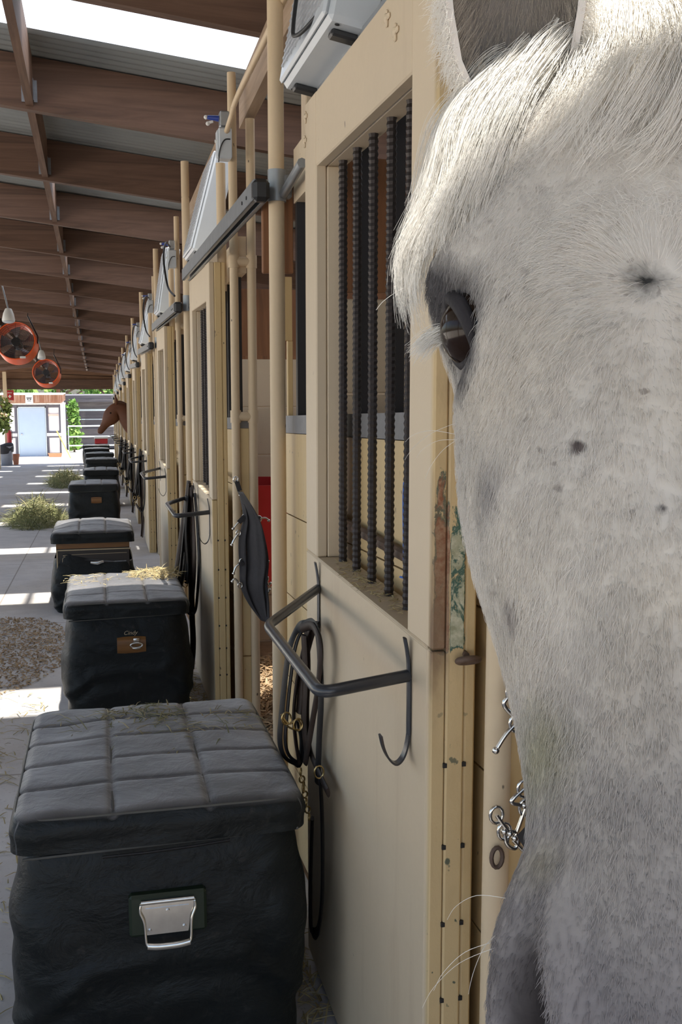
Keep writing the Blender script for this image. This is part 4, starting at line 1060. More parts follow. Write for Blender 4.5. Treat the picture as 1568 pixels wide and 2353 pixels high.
# pipe gate, dark shed, yellow pole, white tarp, cooler
gy = 41.0; gz = zE - .06
t = thing('pipe_gate', 'pale blue pipe gate across the yard beyond the trunks', 'gate', (0, gy, gz))
m = M(); x0, x1, h = -1.10, .95, 1.16
m.tube([(x0, 0, .1), (x0, 0, h), (x1, 0, h), (x1, 0, .1)], .03, 10, closed=True); ob('frame', m, MT['gate_pipe'], t, 50)
for z in (.42, .76):
    m = M(); m.cyl((x0, 0, z), (x1, 0, z), .026, 10); ob('rail', m, MT['gate_pipe'], t)
for x in (x0 - .12,):
    m = M(); m.cyl((x, 0, -.05), (x, 0, 2.0), .035, 12); ob('post', m, MT['gate_pipe'], t)
t = thing('open_shed', 'dark weathered shed with barred openings behind the pipe gate', 'shed', (0, 46.5, zE - .12))
sz = zE - .12
m = M(); m.box(-1.35, 4.0, 0, 3, 0, 1.3 + .85); ob('wall', m, MT['shed_dark'], t)
m = M(); m.box(-1.5, 4.2, -.5, 3.2, 2.15, 2.30, .01); m.box(-1.5, 4.2, -.52, -.48, 2.02, 2.16); ob('roof', m, MT['shed_dark'], t)
m = M(); m.box(-1.3, 4.0, -.02, .0, 1.62, 1.70); m.box(-1.3, 4, -.02, 0, 1.24, 1.28); ob('rail', m, MT['gate_pipe'], t)
for (xa, xb) in ((-1.20, -.62), (-.52, .35)):
    m = M()
    for i in range(int((xb - xa) / .055)): m.box(xa + .055 * i, xa + .055 * i + .015, -.03, -.015, .85, 1.6)
    m.box(xa, xb, -.03, -.012, .83, .87); ob('bar_panel', m, MT['trim_grey'], t)
m = M(); m.cyl((-1.50, 40.3, zE - .04 + 1.0), (-1.02, 40.0, zE - .04), .022, 8)
tag(ob('leaning_pole', m, MT['yellow_pole'], smooth=60), 'yellow pole leaning beside the pipe gate', 'pole')
m = M(); P = np.zeros((16, 20, 3))
for i in range(16):
    for j in range(20):
        u, v = i / 15 * 2 - 1, j / 19 * 2 - 1; r = min(1, (u * u + v * v) ** .5)
        P[i, j] = (-.42 + u * .55, 39.2 + v * .6, zE - .04 + .42 * max(0, 1 - r ** 2.2) ** .8 + .02 * math.sin(u * 9 + v * 5) * (1 - r))
m.grid(P); tag(ob('white_tarp', m, MT['white_wall'], smooth=180), 'white tarp covered heap in front of the pipe gate', 'tarp')
t = thing('cooler', 'red cooler box with a white lid on the farthest trunk', 'cooler', (.10, 35.55, -.728))
m = M(); m.box(-.22, .20, -.14, .14, 0, .17, .015); ob('box', m, MT['sign_red'], t)
m = M(); m.box(-.235, .215, -.15, .15, .172, .235, .015); ob('lid', m, MT['white_plastic'], t)
m = M(); m.tube([(-.23, -.15, .13), (-.23, -.17, .20), (.21, -.17, .20), (.21, -.15, .13)], .008, 8); ob('handle', m, MT['white_plastic'], t, 60)

# trees
def tree(x, y, h, r, n, seed, lab):
    z = zE - .02 - .015 * (y - YEND)
    t = thing('tree', lab, 'tree', (x, y, z), 'trees behind the far buildings')
    m = M(); rg = random.Random(seed)
    m.tube(smooth_pts([(0, 0, -.2), (.08, 0, h * .3), (-.1, .1, h * .5), (.05, 0, h * .85)], 6), list(np.linspace(.24, .06, 19)), 10)
    for k in range(7):
        a = rg.random() * 6.28; z0 = h * (.3 + .07 * k); L = r * .8
        m.tube(smooth_pts([(0, 0, z0), (math.cos(a) * L * .4, math.sin(a) * L * .4, z0 + .4), (math.cos(a) * L, math.sin(a) * L, z0 + 1.1)], 4), list(np.linspace(.10, .03, 9)), 7)
    ob('trunk', m, MT['bark'], t, 60)
    m = M()
    for k in range(13):
        a = rg.random() * 6.28; q = rg.random() ** .5 * r * .8
        leaf_cloud(m, (math.cos(a) * q, math.sin(a) * q, h * (.42 + .55 * rg.random())), r * .42, n // 13, .24, seed * 50 + k, .8)
    tag(ob('crown', m, MT['leaf'], t), kind='stuff')
tree(-5.2, 53, 5.0, 2.6, 2600, 1, 'leafy green tree behind the left end of the white building')
tree(-1.9, 59, 6.2, 2.2, 2600, 2, 'leafy green tree between the white building and the dark shed')
tree(1.2, 53, 5.0, 2.0, 2600, 3, 'leafy green tree rising behind the dark shed')
tree(5.6, 58, 5.6, 2.2, 2200, 4, 'leafy green tree hidden partly by the stalls, behind the shed')
tree(-9.6, 60, 6.4, 2.8, 2200, 5, 'leafy green tree far left behind the white building')
m = M(); 
for k in range(5): leaf_cloud(m, (-.98 + .05 * math.sin(k), 44.6 + .05 * k, zE + .2 + .38 * k), .25, 130, .16, 60 + k)
t = thing('shrub', 'green shrub growing in the gap between the white building and the shed', 'shrub', (0, 0, 0)); tag(ob('foliage', m, MT['leaf'], t), kind='stuff')
m = M(); m.tube([(-.98, 44.6, zE - .15), (-.97, 44.7, zE + 1.4)], [.04, .02], 8); ob('stem', m, MT['bark'], t)

# ------------------------------------------------------------------ hay, straw, litter
def blades(m, n, cx, cy, rx, ry, hfun, lng, seed, up=.12, w=.0022, zb=None):
    rg = np.random.default_rng(seed)
    for i in range(n):
        a = rg.random() * 6.283; q = rg.random() ** .55
        x, y = cx + rx * q * math.cos(a), cy + ry * q * math.sin(a)
        z = (fz(y) if zb is None else zb) + hfun(q) * rg.random()
        d = rg.normal(size=3) * np.array([1, 1, up]); d /= np.linalg.norm(d); L = lng * (.4 + rg.random())
        p0 = np.array([x, y, z + .003]); p2 = p0 + d * L; p1 = (p0 + p2) / 2 + np.array([0, 0, .08 * L]); 
        zf = (fz(y) if zb is None else zb) + .002
        for p in (p0, p1, p2): p[2] = max(p[2], zf)
        s = np.cross(d, [0, 0, 1]); s = s / (np.linalg.norm(s) + 1e-6) * w * (.6 + .8 * rg.random()); u = np.array([0, 0, w * .7])
        m.add([p0 - s, p0 + s, p1 - s, p1 + s, p2 - s * .4, p2 + s * .4, p0 + u, p1 + u, p2 + u * .5], [(0, 2, 7, 6), (2, 4, 8, 7), (1, 6, 7, 3), (3, 7, 8, 5), (0, 1, 3, 2), (2, 3, 5, 4)])
def litter(name, lab, cat, mat, *calls):
    m = M()
    for c in calls: blades(m, **c)
    return tag(ob(name, m, mat), lab, cat, kind='stuff')
hump = lambda h: (lambda q: h * max(0, 1 - q * q))
litter('hay_pile', 'green hay pile on the aisle floor beside the fourth trunk', 'hay', MT['hay'], dict(n=2600, cx=-.90, cy=15.5, rx=.38, ry=1.2, hfun=hump(.34), lng=.20, seed=1, up=.5, w=.004))
litter('hay_pile', 'smaller green hay pile farther down the aisle beside the fifth trunk', 'hay', MT['hay'], dict(n=1600, cx=-.78, cy=24.8, rx=.38, ry=1.8, hfun=hump(.32), lng=.22, seed=2, up=.5, w=.005))
litter('wood_shavings', 'brown shavings scattered on the aisle floor left of the second trunk', 'shavings', MT['bedding'], dict(n=3800, cx=-.66, cy=6.75, rx=.46, ry=1.15, hfun=hump(.012), lng=.022, seed=3, up=.25, w=.0045))
litter('floor_straw', 'loose straw strewn over the near aisle floor', 'straw', MT['straw'], dict(n=240, cx=-.62, cy=4.9, rx=.40, ry=.9, hfun=hump(.01), lng=.075, seed=4), dict(n=420, cx=-.62, cy=2.9, rx=.36, ry=1.4, hfun=hump(.008), lng=.05, seed=5))
litter('floor_straw', 'loose straw along the foot of the nearest stall door', 'straw', MT['straw'], dict(n=500, cx=.465, cy=3.0, rx=.04, ry=1.2, hfun=hump(.02), lng=.06, seed=6))
litter('floor_straw', 'loose straw between the second trunk and its stall door', 'straw', MT['straw'], dict(n=220, cx=.47, cy=5.3, rx=.04, ry=.9, hfun=hump(.02), lng=.07, seed=7))
litter('floor_straw', 'sparse straw over the middle of the aisle floor', 'straw', MT['straw'], dict(n=600, cx=-1.9, cy=9, rx=.7, ry=4.5, hfun=hump(.008), lng=.06, seed=8, w=.003))
litter('trunk_hay', 'hay wisps lying on the lid of the nearest trunk', 'hay', MT['wisps'], dict(n=150, cx=.10, cy=2.80, rx=.12, ry=.10, hfun=hump(.010), lng=.045, seed=10, w=.0016, zb=.524), dict(n=70, cx=.17, cy=2.62, rx=.16, ry=.13, hfun=hump(.006), lng=.05, seed=11, w=.0016, zb=.531), dict(n=50, cx=.30, cy=2.72, rx=.09, ry=.10, hfun=hump(.006), lng=.04, seed=12, w=.0014, zb=.522), dict(n=18, cx=-.05, cy=2.76, rx=.10, ry=.08, hfun=hump(.006), lng=.05, seed=13, w=.0014, zb=.523))
litter('trunk_straw', 'pale straw heaped on the lid of the second trunk', 'straw', MT['straw'], dict(n=420, cx=.27, cy=5.50, rx=.13, ry=.16, hfun=hump(.03), lng=.05, seed=14, w=.002, zb=.408), dict(n=60, cx=.0, cy=5.4, rx=.2, ry=.2, hfun=hump(.006), lng=.05, seed=15, w=.0018, zb=.414))
litter('stall_bedding', 'deep shavings inside the stall seen through the open doorway', 'bedding', MT['bedding'], dict(n=5200, cx=1.06, cy=4.9, rx=.36, ry=1.3, hfun=hump(.10), lng=.05, seed=16, up=.3, w=.006))
litter('sill_chaff', 'chaff lying on the window ledge of the nearest stall door', 'chaff', MT['straw'], dict(n=160, cx=.545, cy=2.08, rx=.028, ry=.32, hfun=hump(.004), lng=.018, seed=17, w=.0013, zb=1.006))

# ------------------------------------------------------------------ the white horse
HO = np.array([0.2627, 0.4627, 1.4871]); HA = np.array([-0.2143, -0.5236, -0.8246]); HN = np.array([-0.3123, -0.7632, 0.5657]); HL = np.array([-0.9255, 0.3787, 0.0])
HS = [-.22, -.17, -.12, -.08, -.05, -.02, 0, .02, .04, .06, .08, .10, .12, .14, .16, .18, .20, .22, .24, .26, .28, .30, .32, .34, .36, .38, .40]
HW = [0.0934, 0.0998, 0.1068, 0.1110, 0.1095, 0.1020, 0.0960, 0.0928, 0.0911, 0.0901, 0.0886, 0.086, 0.0824, 0.0771, 0.0715, 0.0665, 0.0623, 0.059, 0.0564, 0.0569, 0.062, 0.0657, 0.0666, 0.0659, 0.0633, 0.0608, 0.0583]
def h_b(s): return np.interp(s, [-.22, -.1, 0, .05, .1, .16, .22, .26, .30, .36, .40], [.09, .085, .080, .078, .072, .062, .050, .042, .040, .045, .045])
def h_T(s): return np.interp(s, [-.26, -.2, -.1, 0, .06, .1, .16, .22, .3, .36, .42], [.155, .165, .20, .215, .215, .20, .16, .125, .10, .09, .08])
def h_M(s):
    s = np.asarray(s, float); k = np.where(s < 0, .9 * s * s, 0)
    return HO + HA * s[..., None] - HN * k[..., None]
def h_raw(s, th):
    """s along the face (m), th around (radians, 0 on the midline, + towards the aisle side)"""
    s = np.asarray(s, float); th = np.asarray(th, float)
    w = np.interp(s, HS, HW); b = h_b(s); T = h_T(s)
    e = np.clip((s - .345) / .068, 0, .999); rd = np.sqrt(1 - e * e); w = w * rd
    n = np.interp(s, [-.2, 0, .2, .4], [2.4, 2.6, 2.3, 2.2]); ex = 2 / n
    sn, cs = np.sin(th), np.cos(th)
    x = w * np.sign(sn) * np.abs(sn) ** np.where(cs >= 0, ex, .9)
    dep = np.where(cs >= 0, b * (1 - np.abs(cs) ** ex), b + (T - b) * np.abs(cs) ** 1.0)
    mid = T * .5; dep = mid + (dep - mid) * rd
    return h_M(s) + HL * x[..., None] - HN * dep[..., None]
def deg(a): return math.radians(a)
# bumps: (s, theta_deg, amount m, sigma_s, sigma_theta_deg)
FEAT = [(-.052, 66, .0085, .016, 16), (-.030, 84, .004, .020, 12), (-.010, 74, -.0115, .017, 8.5), (.022, 70, .004, .014, 14), (-.105, 66, -.008, .024, 12),
        (.13, 56, .0035, .045, 6), (.12, 72, -.0035, .05, 7), (.20, 40, .002, .07, 7), (.19, 62, -.0035, .06, 8), (.27, 42, -.004, .03, 12),
        (.285, 66, .004, .016, 14), (.322, 57, -.028, .016, 5.0), (.344, 54, -.030, .017, 5.5), (.368, 51, -.02, .016, 6), (.322, 70, .004, .025, 6), (.303, 46, .0065, .016, 8), (.330, 42, .006, .02, 7), (.318, 80, .001, .024, 9), (.33, 80, .004, .03, 10),
        (.06, 88, .004, .05, 18), (.0, 25, .002, .05, 14)]
def h_surf(s, th, lift=0.0):
    s, th = np.broadcast_arrays(np.asarray(s, float), np.asarray(th, float)); ds, dt = 1e-3, 1e-2
    P = h_raw(s, th)
    Nn = np.cross(h_raw(s, th + dt) - h_raw(s, th - dt), h_raw(s + ds, th) - h_raw(s - ds, th))
    Nn /= np.linalg.norm(Nn, axis=-1, keepdims=True) + 1e-9
    C = h_M(s) - HN * (h_T(s) * .5)[..., None]
    sg = np.sign(np.sum(Nn * (P - C), -1, keepdims=True)); Nn = Nn * np.where(sg == 0, 1, sg)
    d = np.zeros(s.shape)
    for (fs, ft, a, ss, st) in FEAT:
        for sd in (1, -1):
            d += a * np.exp(-.5 * ((s - fs) / ss) ** 2 - .5 * ((th - sd * deg(ft)) / deg(st)) ** 2)
    return P + Nn * (d + lift)[..., None], Nn
HE = np.array([.60, .78, fz(.8)])           # the horse stands here
NS_, NT_ = 250, 220
ss = .4125 - np.linspace(0, 1, NS_) * (.4125 + .26); tt = np.linspace(-math.pi, math.pi, NT_, endpoint=False)
Sg, Tg = np.meshgrid(ss, tt, indexing='ij')
HP, _ = h_surf(Sg, Tg)
keys = [HP[-2], HP[-1]]
for (c, d, a, b) in (((.455, .765, 1.590), (.75, .60, .25), .082, .125), ((.62, .84, 1.50), (.86, .45, -.22), .09, .165), ((.92, .93, 1.34), (.9, .28, -.35), .115, .23), ((1.25, .98, 1.19), (.93, .15, -.32), .17, .32), ((1.62, 1.0, 1.08), (.97, .05, -.2), .26, .42), ((1.95, 1.0, 1.05), (1, 0, 0), .31, .44), ((2.5, 1.0, 1.02), (1, 0, 0), .32, .45), ((3.0, 1.0, 1.08), (1, 0, 0), .29, .42), ((3.25, 1.0, 1.12), (1, 0, 0), .14, .22)):
    d = np.array(d, float); d /= np.linalg.norm(d); e1 = np.cross([0, 0, 1.], d); e1 /= np.linalg.norm(e1); 
    if e1 @ HL < 0: e1 = -e1
    e2 = np.cross(d, e1); e2 = e2 if e2[2] > 0 else -e2
    keys.append(np.array(c) + np.outer(np.sin(tt) * a, e1) + np.outer(np.cos(tt) * b, e2))
NK = []
for i in range(1, len(keys) - 1):
    a, b, c, d = keys[i - 1], keys[i], keys[i + 1], keys[min(i + 2, len(keys) - 1)]
    if i == 1: a = b - (c - b) * .5
    for k in range(1, 11):
        q = k / 10; NK.append(0.5 * ((2 * b) + (c - a) * q + (2 * a - 5 * b + 4 * c - d) * q * q + (3 * b - a - 3 * c + d) * q ** 3))
full = np.concatenate([HP, np.array(NK)], 0) - HE
m = M(); m.grid(full, wrap_v=True); m.f.append(tuple(range(NT_))); L_ = len(full) - 1; m.f.append(tuple(L_ * NT_ + k for k in range(NT_)))
# legs of the standing horse, grown from the barrel
def leg(m, x, y, z0, front):
    f = fz(y) - HE[2]
    pts = [(x - HE[0], y - HE[1], z0 - HE[2]), (x - HE[0] + (.0 if front else .10), y - HE[1], .72 + f), (x - HE[0] + (0 if front else .13), y - HE[1], .48 + f), (x - HE[0], y - HE[1], .16 + f), (x - HE[0] - .03, y - HE[1], .07 + f), (x - HE[0] - .04, y - HE[1], .0 + f)]
    q = smooth_pts(pts, 6); m.tube(q, list(np.interp(np.linspace(0, 1, len(q)), [0, .2, .4, .6, .8, .9, 1], [.13, .085, .055, .04, .045, .05, .062])), 14)
for (x, y, fr) in ((1.55, .82, 1), (1.50, 1.18, 1), (2.95, .84, 0), (3.0, 1.16, 0)): leg(m, x, y, .95, fr)

def horse_coat(name, base, muzzle, hair=False):
    t = NT(name)
    co = t.tc()
    def dist(p, sc=None):
        n = t.n.new('ShaderNodeVectorMath'); n.operation = 'DISTANCE'; t.l.new(co, n.inputs[0]); n.inputs[1].default_value = tuple(float(v) for v in (np.array(p) - HE)); return n.outputs['Value']
    def along():
        n = t.n.new('ShaderNodeVectorMath'); n.operation = 'DOT_PRODUCT'; t.l.new(co, n.inputs[0]); n.inputs[1].default_value = tuple(HA); return t.math('ADD', n.outputs['Value'], float((HE - HO) @ HA))
    n1 = t.noise(22, None, 5); n2 = t.noise(75, None, 4, .6); n3 = t.noise(7, None, 4)
    c = t.mix(t.step(n1, .3, .75), base, tuple(b * .86 for b in base))
    c = t.mix(t.math('MULTIPLY', t.step(n3, .45, .7), .35), c, (base[0] * .92, base[1] * .86, base[2] * .74))
    al = along()
    mz = t.math('MULTIPLY', t.step(t.math('ADD', al, t.math('MULTIPLY', n1, .08)), .20, .36), .92)
    c = t.mix(mz, c, muzzle)
    fl = t.noise(160, None, 2, .4); zone = t.step(n1, .42, .62)
    c = t.mix(t.math('MULTIPLY', t.math('MULTIPLY', t.step(fl, .66, .72), zone), .55), c, (.16, .12, .10))
    def spot(p, r0, r1, col, amt=1.0, nz=.012):
        nonlocal c
        d = t.math('ADD', dist(p), t.math('MULTIPLY', t.math('SUBTRACT', n2, .5), nz))
        c = t.mix(t.math('MULTIPLY', t.math('SUBTRACT', 1.0, t.step(d, r0, r1)), amt), c, col)
    S_ = lambda s, th: h_surf(s, deg(th))[0]
    for sd in (1, -1):
        spot(S_(-.012, 76 * sd), .022, .040, (.085, .078, .080), .92); spot(S_(-.040, 78 * sd), .014, .034, (.085, .078, .082), .88)
        [spot(h_raw(np.array(a_), np.array(deg(b_ * sd))) - HN * .004, .006, .015, (.022, .018, .019), .97) for a_, b_ in ((.310, 59), (.320, 58), (.332, 56), (.344, 54), (.356, 52), (.37, 50))]; spot(S_(.02, 71 * sd), .010, .022, (.085, .078, .08), .85)  # nostril slit: dark skin with the cavity's shade painted in
        spot(S_(.30, 74 * sd), .012, .040, (.22, .20, .20), .6)
    spot(S_(.002, 1), .001, .013, (.030, .030, .028), 1.0, .022)
    spot(S_(.092, 21), .0005, .004, (.10, .075, .07), .9, .012); spot(S_(.124, 1), .0003, .003, (.10, .09, .09), .9, .010)
    spot(S_(.103, 63), .006, .020, (.26, .24, .24), .55, .02); spot(S_(.16, 70), .004, .014, (.28, .24, .23), .5, .02)
    spot(S_(.225, 68), .004, .030, (.42, .40, .24), .55, .02); spot(S_(.27, 62), .002, .016, (.30, .27, .20), .6, .015)
    if not hair: t.bump(n2, .2, .003)
    return t.set(c, .62, 0, .25)
coat = horse_coat('grey_white_coat', (.71, .665, .60), (.185, .172, .182)); coat_h = horse_coat('grey_white_hair', (.75, .71, .655), (.225, .21, .222), True)
mane_m = simple('white_mane_hair', (.82, .785, .72), .45, 0, .12, 30, 0, .4)
horse = thing('horse', 'white grey horse with its head out of the nearest stall, close to the camera', 'horse', tuple(HE))
body = ob('body', m, coat, horse, 180)

# eyes
skin_dark = simple('dark_eyelid_skin', (.030, .027, .029), .7, 0, .4, 120, .3, .2)
def eye_mat():
    t = NT('brown_eye'); co = t.tc(); n = t.noise(60, t.mp((1, 1, .3)), 4)
    c = t.mix(n, (.008, .0045, .003), (.026, .012, .006)); t.b.inputs['Coat Weight'].default_value = .12; t.b.inputs['Coat Roughness'].default_value = .04
    return t.set(c, .12, 0, .18)
em = eye_mat()
for sd in (1, -1):
    pc, nc = h_surf(np.array(-.009), np.array(deg(75 * sd))); raw = h_raw(np.array(-.009), np.array(deg(75 * sd)))
    nc = nc / np.linalg.norm(nc); cen = raw - nc * .0125
    mm = M(); mm.ball(cen - HE, .0225, 32, 22); e = ob('eye', mm, em, horse, 180)
    # lids: two arcs around the eyeball, long axis slanting down the face
    ax = HA - nc * (HA @ nc); ax /= np.linalg.norm(ax); up = np.cross(nc, ax) * sd
    if up @ HN < 0: up = -up
    a2 = ax * .86 + up * .5; a2 /= np.linalg.norm(a2); u2 = np.cross(nc, a2); u2 = u2 if u2 @ up > 0 else -u2
    def lidpt(a, r, h): return cen + nc * h + a2 * (r * 1.12 * math.cos(a)) + u2 * (r * .86 * math.sin(a))
    for nm, a0, a1, rr in (('upper_lid', -.15, math.pi + .15, .0046), ('lower_lid', math.pi, 2 * math.pi, .0045)):
        mm = M(); pts = [Vector(lidpt(a, .0195, .0105 + .004 * math.sin(a) * (1 if nm == 'upper_lid' else 0)) - HE) for a in np.linspace(a0, a1, 22)]
        mm.tube(pts, [rr * (.45 + .55 * math.sin(math.pi * i / 21)) for i in range(22)], 12); ob(nm, mm, skin_dark, e, 180)

# ears
def ear_mat():
    t = NT('ear_skin'); g = t.n.new('ShaderNodeNewGeometry')
    n = t.noise(40, t.mp((1, 1, .25)), 4)
    c = t.mix(n, (.74, .70, .66), (.60, .55, .50)); 
    t.b.inputs['Subsurface Weight'].default_value = .12; t.b.inputs['Subsurface Radius'].default_value = (.01, .006, .004)
    return t.set(c, .6, 0, .2)
earm = ear_mat(); ear_in = simple('ear_inner_skin', (.20, .175, .155), .7, 0, .4, 35)
ear_in_dark = simple('ear_inner_shadow_skin', (.075, .062, .055), .7, 0, .4, 35)
def ear(base, up, face, sd):
    up = np.array(up, float); up /= np.linalg.norm(up); face = np.array(face, float); face -= up * (face @ up); face /= np.linalg.norm(face); side = np.cross(up, face)
    hs = np.linspace(-.012, .175, 30); r = np.interp(hs, [-.012, .0, .02, .05, .09, .125, .155, .175], [.014, .027, .037, .0425, .041, .032, .016, .002])
    ph = np.linspace(-2.05, 2.05, 33)
    def sh(off):
        P = np.zeros((30, 33, 3))
        for i, h in enumerate(hs):
            rr = max(.0005, r[i] + off)
            for j, p in enumerate(ph):
                edge = 1 + .10 * (abs(p) / 2.05) ** 4
                P[i, j] = base + up * h + side * (rr * edge * math.sin(p)) - face * (rr * .80 * math.cos(p)) + face * (.010 + .05 * (h / .175) ** 2 * .4)
        return P
    o_, i_ = sh(0), sh(-.0045)
    mm = M(); mm.grid(o_ - HE); 
    n0 = len(mm.v); rim = [o_[i, 0] for i in range(30)] + [o_[-1, j] for j in range(33)] + [o_[i, -1] for i in range(29, -1, -1)]
    rin = [i_[i, 0] for i in range(30)] + [i_[-1, j] for j in range(33)] + [i_[i, -1] for i in range(29, -1, -1)]
    mm.grid(np.array([rim, rin]) - HE)
    e = ob('ear', mm, earm, horse, 180)
    mm = M(); mm.grid(i_ - HE); ob('inner_ear', mm, ear_in, e, 180)
    return o_, i_, e, up, face, side
EB = np.array([.252, .628, 1.606])
eo, ei, e_obj, eup, eface, eside = ear(EB, (-.02, .05, 1), (-.20, -.98, .05), 1)
# mirror base for the other ear
v = EB - HO; EB2 = EB - 2 * HL * (v @ HL); up0 = np.array([-.02, .05, 1.]); up2 = up0 - 2 * HL * (up0 @ HL); f0 = np.array([-.55, -.83, .05]); 
ear(EB2, up2, (-.35, -.93, .05), -1)

# ------ hair as strands
def strands(name, P, rad, mat, parent, rad_tip=.25):
    """P: n x k x 3"""
    n, k = P.shape[:2]
    hc = bpy.data.hair_curves.new(name); hc.add_curves([k] * n)
    hc.attributes['position'].data.foreach_set('vector', (P - HE).astype(np.float32).ravel()) if 'position' in hc.attributes else None
    ra = hc.attributes.get('radius') or hc.attributes.new('radius', 'FLOAT', 'POINT')
    taper = np.linspace(1, rad_tip, k); R = (np.asarray(rad).reshape(-1, 1) * taper[None, :]) * np.ones((n, 1))
    ra.data.foreach_set('value', R.astype(np.float32).ravel())
    hc.materials.append(mat)
    o = bpy.data.objects.new(name, hc); COL.objects.link(o); o.parent = parent; tag(o, kind='stuff'); return o
rg = np.random.default_rng(5)
NC = 70000
cs = rg.uniform(-.255, .37, NC); ct = np.radians(rg.uniform(-28, 118, NC))
P0, N0 = h_surf(cs, ct)
# keep hair off the eye and the nostril
eyeP = h_raw(np.array(-.009), np.array(deg(75))); nosP = h_raw(np.array(.322), np.array(deg(57)))
keep = (np.linalg.norm(P0 - eyeP, axis=1) > .027) & (np.linalg.norm(P0 - nosP, axis=1) > .010) & (np.linalg.norm(P0 - h_raw(np.array(.345), np.array(deg(54))), axis=1) > .014) & (np.linalg.norm(P0 - h_surf(np.array(.322), np.array(deg(57)))[0], axis=1) > .016) & (np.linalg.norm(P0 - h_surf(np.array(.345), np.array(deg(54)))[0], axis=1) > .016)
P0, N0, cs, ct = P0[keep], N0[keep], cs[keep], ct[keep]
flow = np.tile(HA, (len(P0), 1)) + HL * (np.sign(ct) * np.clip(np.abs(ct), 0, 1) * .35)[:, None]
rad = P0 - HO; dr = np.linalg.norm(rad, axis=1, keepdims=True); wr = np.exp(-(dr / .055) ** 2)
flow = flow * (1 - wr) + rad / (dr + 1e-6) * wr * 1.2
flow += .22 * rg.normal(size=flow.shape); flow -= N0 * np.sum(flow * N0, 1, keepdims=True); flow /= np.linalg.norm(flow, axis=1, keepdims=True)
ln = (rg.uniform(.006, .011, len(P0)) * np.interp(cs, [-.26, .18, .30, .37], [1.25, 1.0, .55, .4]))[:, None] * (1 + .5 * wr)
li = rg.uniform(.10, .28, len(P0))[:, None] + wr * .35
k4 = np.stack([P0 - N0 * .0008, P0 + flow * ln * .4 + N0 * ln * li * .55, P0 + flow * ln * .75 + N0 * ln * li * .85, P0 + flow * ln + N0 * ln * li * .8], 1)
strands('coat_hair', k4, rg.uniform(.00009, .00016, len(P0)), coat_h, horse, .3)
# fuzz on the ear rims and inside the ear
R0, D0 = [], []
for i in range(30):
    for j in (0, 1, 2, 30, 31, 32):
        for q in range(16):
            R0.append(eo[i, j] + rg.normal(size=3) * .0015); sg = -1 if j < 5 else 1
            D0.append(eside * sg * rg.uniform(.3, 1.0) + eface * rg.uniform(-.2, .5) + eup * rg.uniform(-.6, .3) + rg.normal(size=3) * .3)
for i in range(1, 29):
    for j in range(0, 33):
        for q in range(4):
            R0.append(eo[i, j] + rg.normal(size=3) * .0012); D0.append((eo[i, j] - (EB + eup * (i / 29 * .187))) / .04 * .45 - eup * .9 + rg.normal(size=3) * .2)
R0 = np.array(R0); D0 = np.array(D0); D0 /= np.linalg.norm(D0, axis=1, keepdims=True); ln = rg.uniform(.006, .013, len(R0))[:, None]
strands('ear_fuzz', np.stack([R0, R0 + D0 * ln * .5, R0 + D0 * ln + eup * -.002], 1), rg.uniform(.0001, .00016, len(R0)), mane_m, e_obj, .3)
R0, D0 = [], []
for i in range(0, 28):
    for j in range(2, 31):
        for q in range(5):
            R0.append(ei[i, j] + rg.normal(size=3) * .001); D0.append((EB + eup * (i / 29 * .187 + .02) - ei[i, j]) / .04 * .5 + eface * .35 + eup * .8 + eside * .25 + rg.normal(size=3) * .25)
R0 = np.array(R0); D0 = np.array(D0); D0 /= np.linalg.norm(D0, axis=1, keepdims=True); ln = rg.uniform(.010, .022, len(R0))[:, None]
strands('inner_hair', np.stack([R0, R0 + D0 * ln * .5, R0 + D0 * ln + eface * .003], 1), rg.uniform(.0001, .00017, len(R0)), simple('ear_inner_hair', (.40, .35, .29), .6, 0, .3, 60), e_obj, .3)
# forelock
def guide(seq, n=14):
    q = smooth_pts([Vector((a, math.radians(b), c)) for a, b, c in seq], 8); q = np.array([tuple(x) for x in q]); f = np.linspace(0, len(q) - 1, n)
    q = np.stack([np.interp(f, np.arange(len(q)), q[:, k]) for k in range(3)], 1)
    return h_surf(q[:, 0], q[:, 1], q[:, 2])[0]
GA = [((-.205, 47, .010), (-.165, 58, .022), (-.120, 72, .026), (-.080, 86, .020), (-.045, 97, .012)),
      ((-.200, 40, .012), (-.155, 53, .022), (-.110, 66, .022), (-.070, 79, .015), (-.040, 88, .010)),
      ((-.200, 33, .012), (-.150, 47, .018), (-.105, 58, .015), (-.070, 66, .010), (-.050, 71, .006)),
      ((-.200, 26, .012), (-.150, 39, .014), (-.105, 48, .011), (-.065, 54, .006), (-.045, 57, .003)),
      ((-.205, 18, .014), (-.155, 29, .012), (-.110, 36, .009), (-.080, 41, .005), (-.060, 44, .002))]
G = np.array([guide(g) for g in GA])
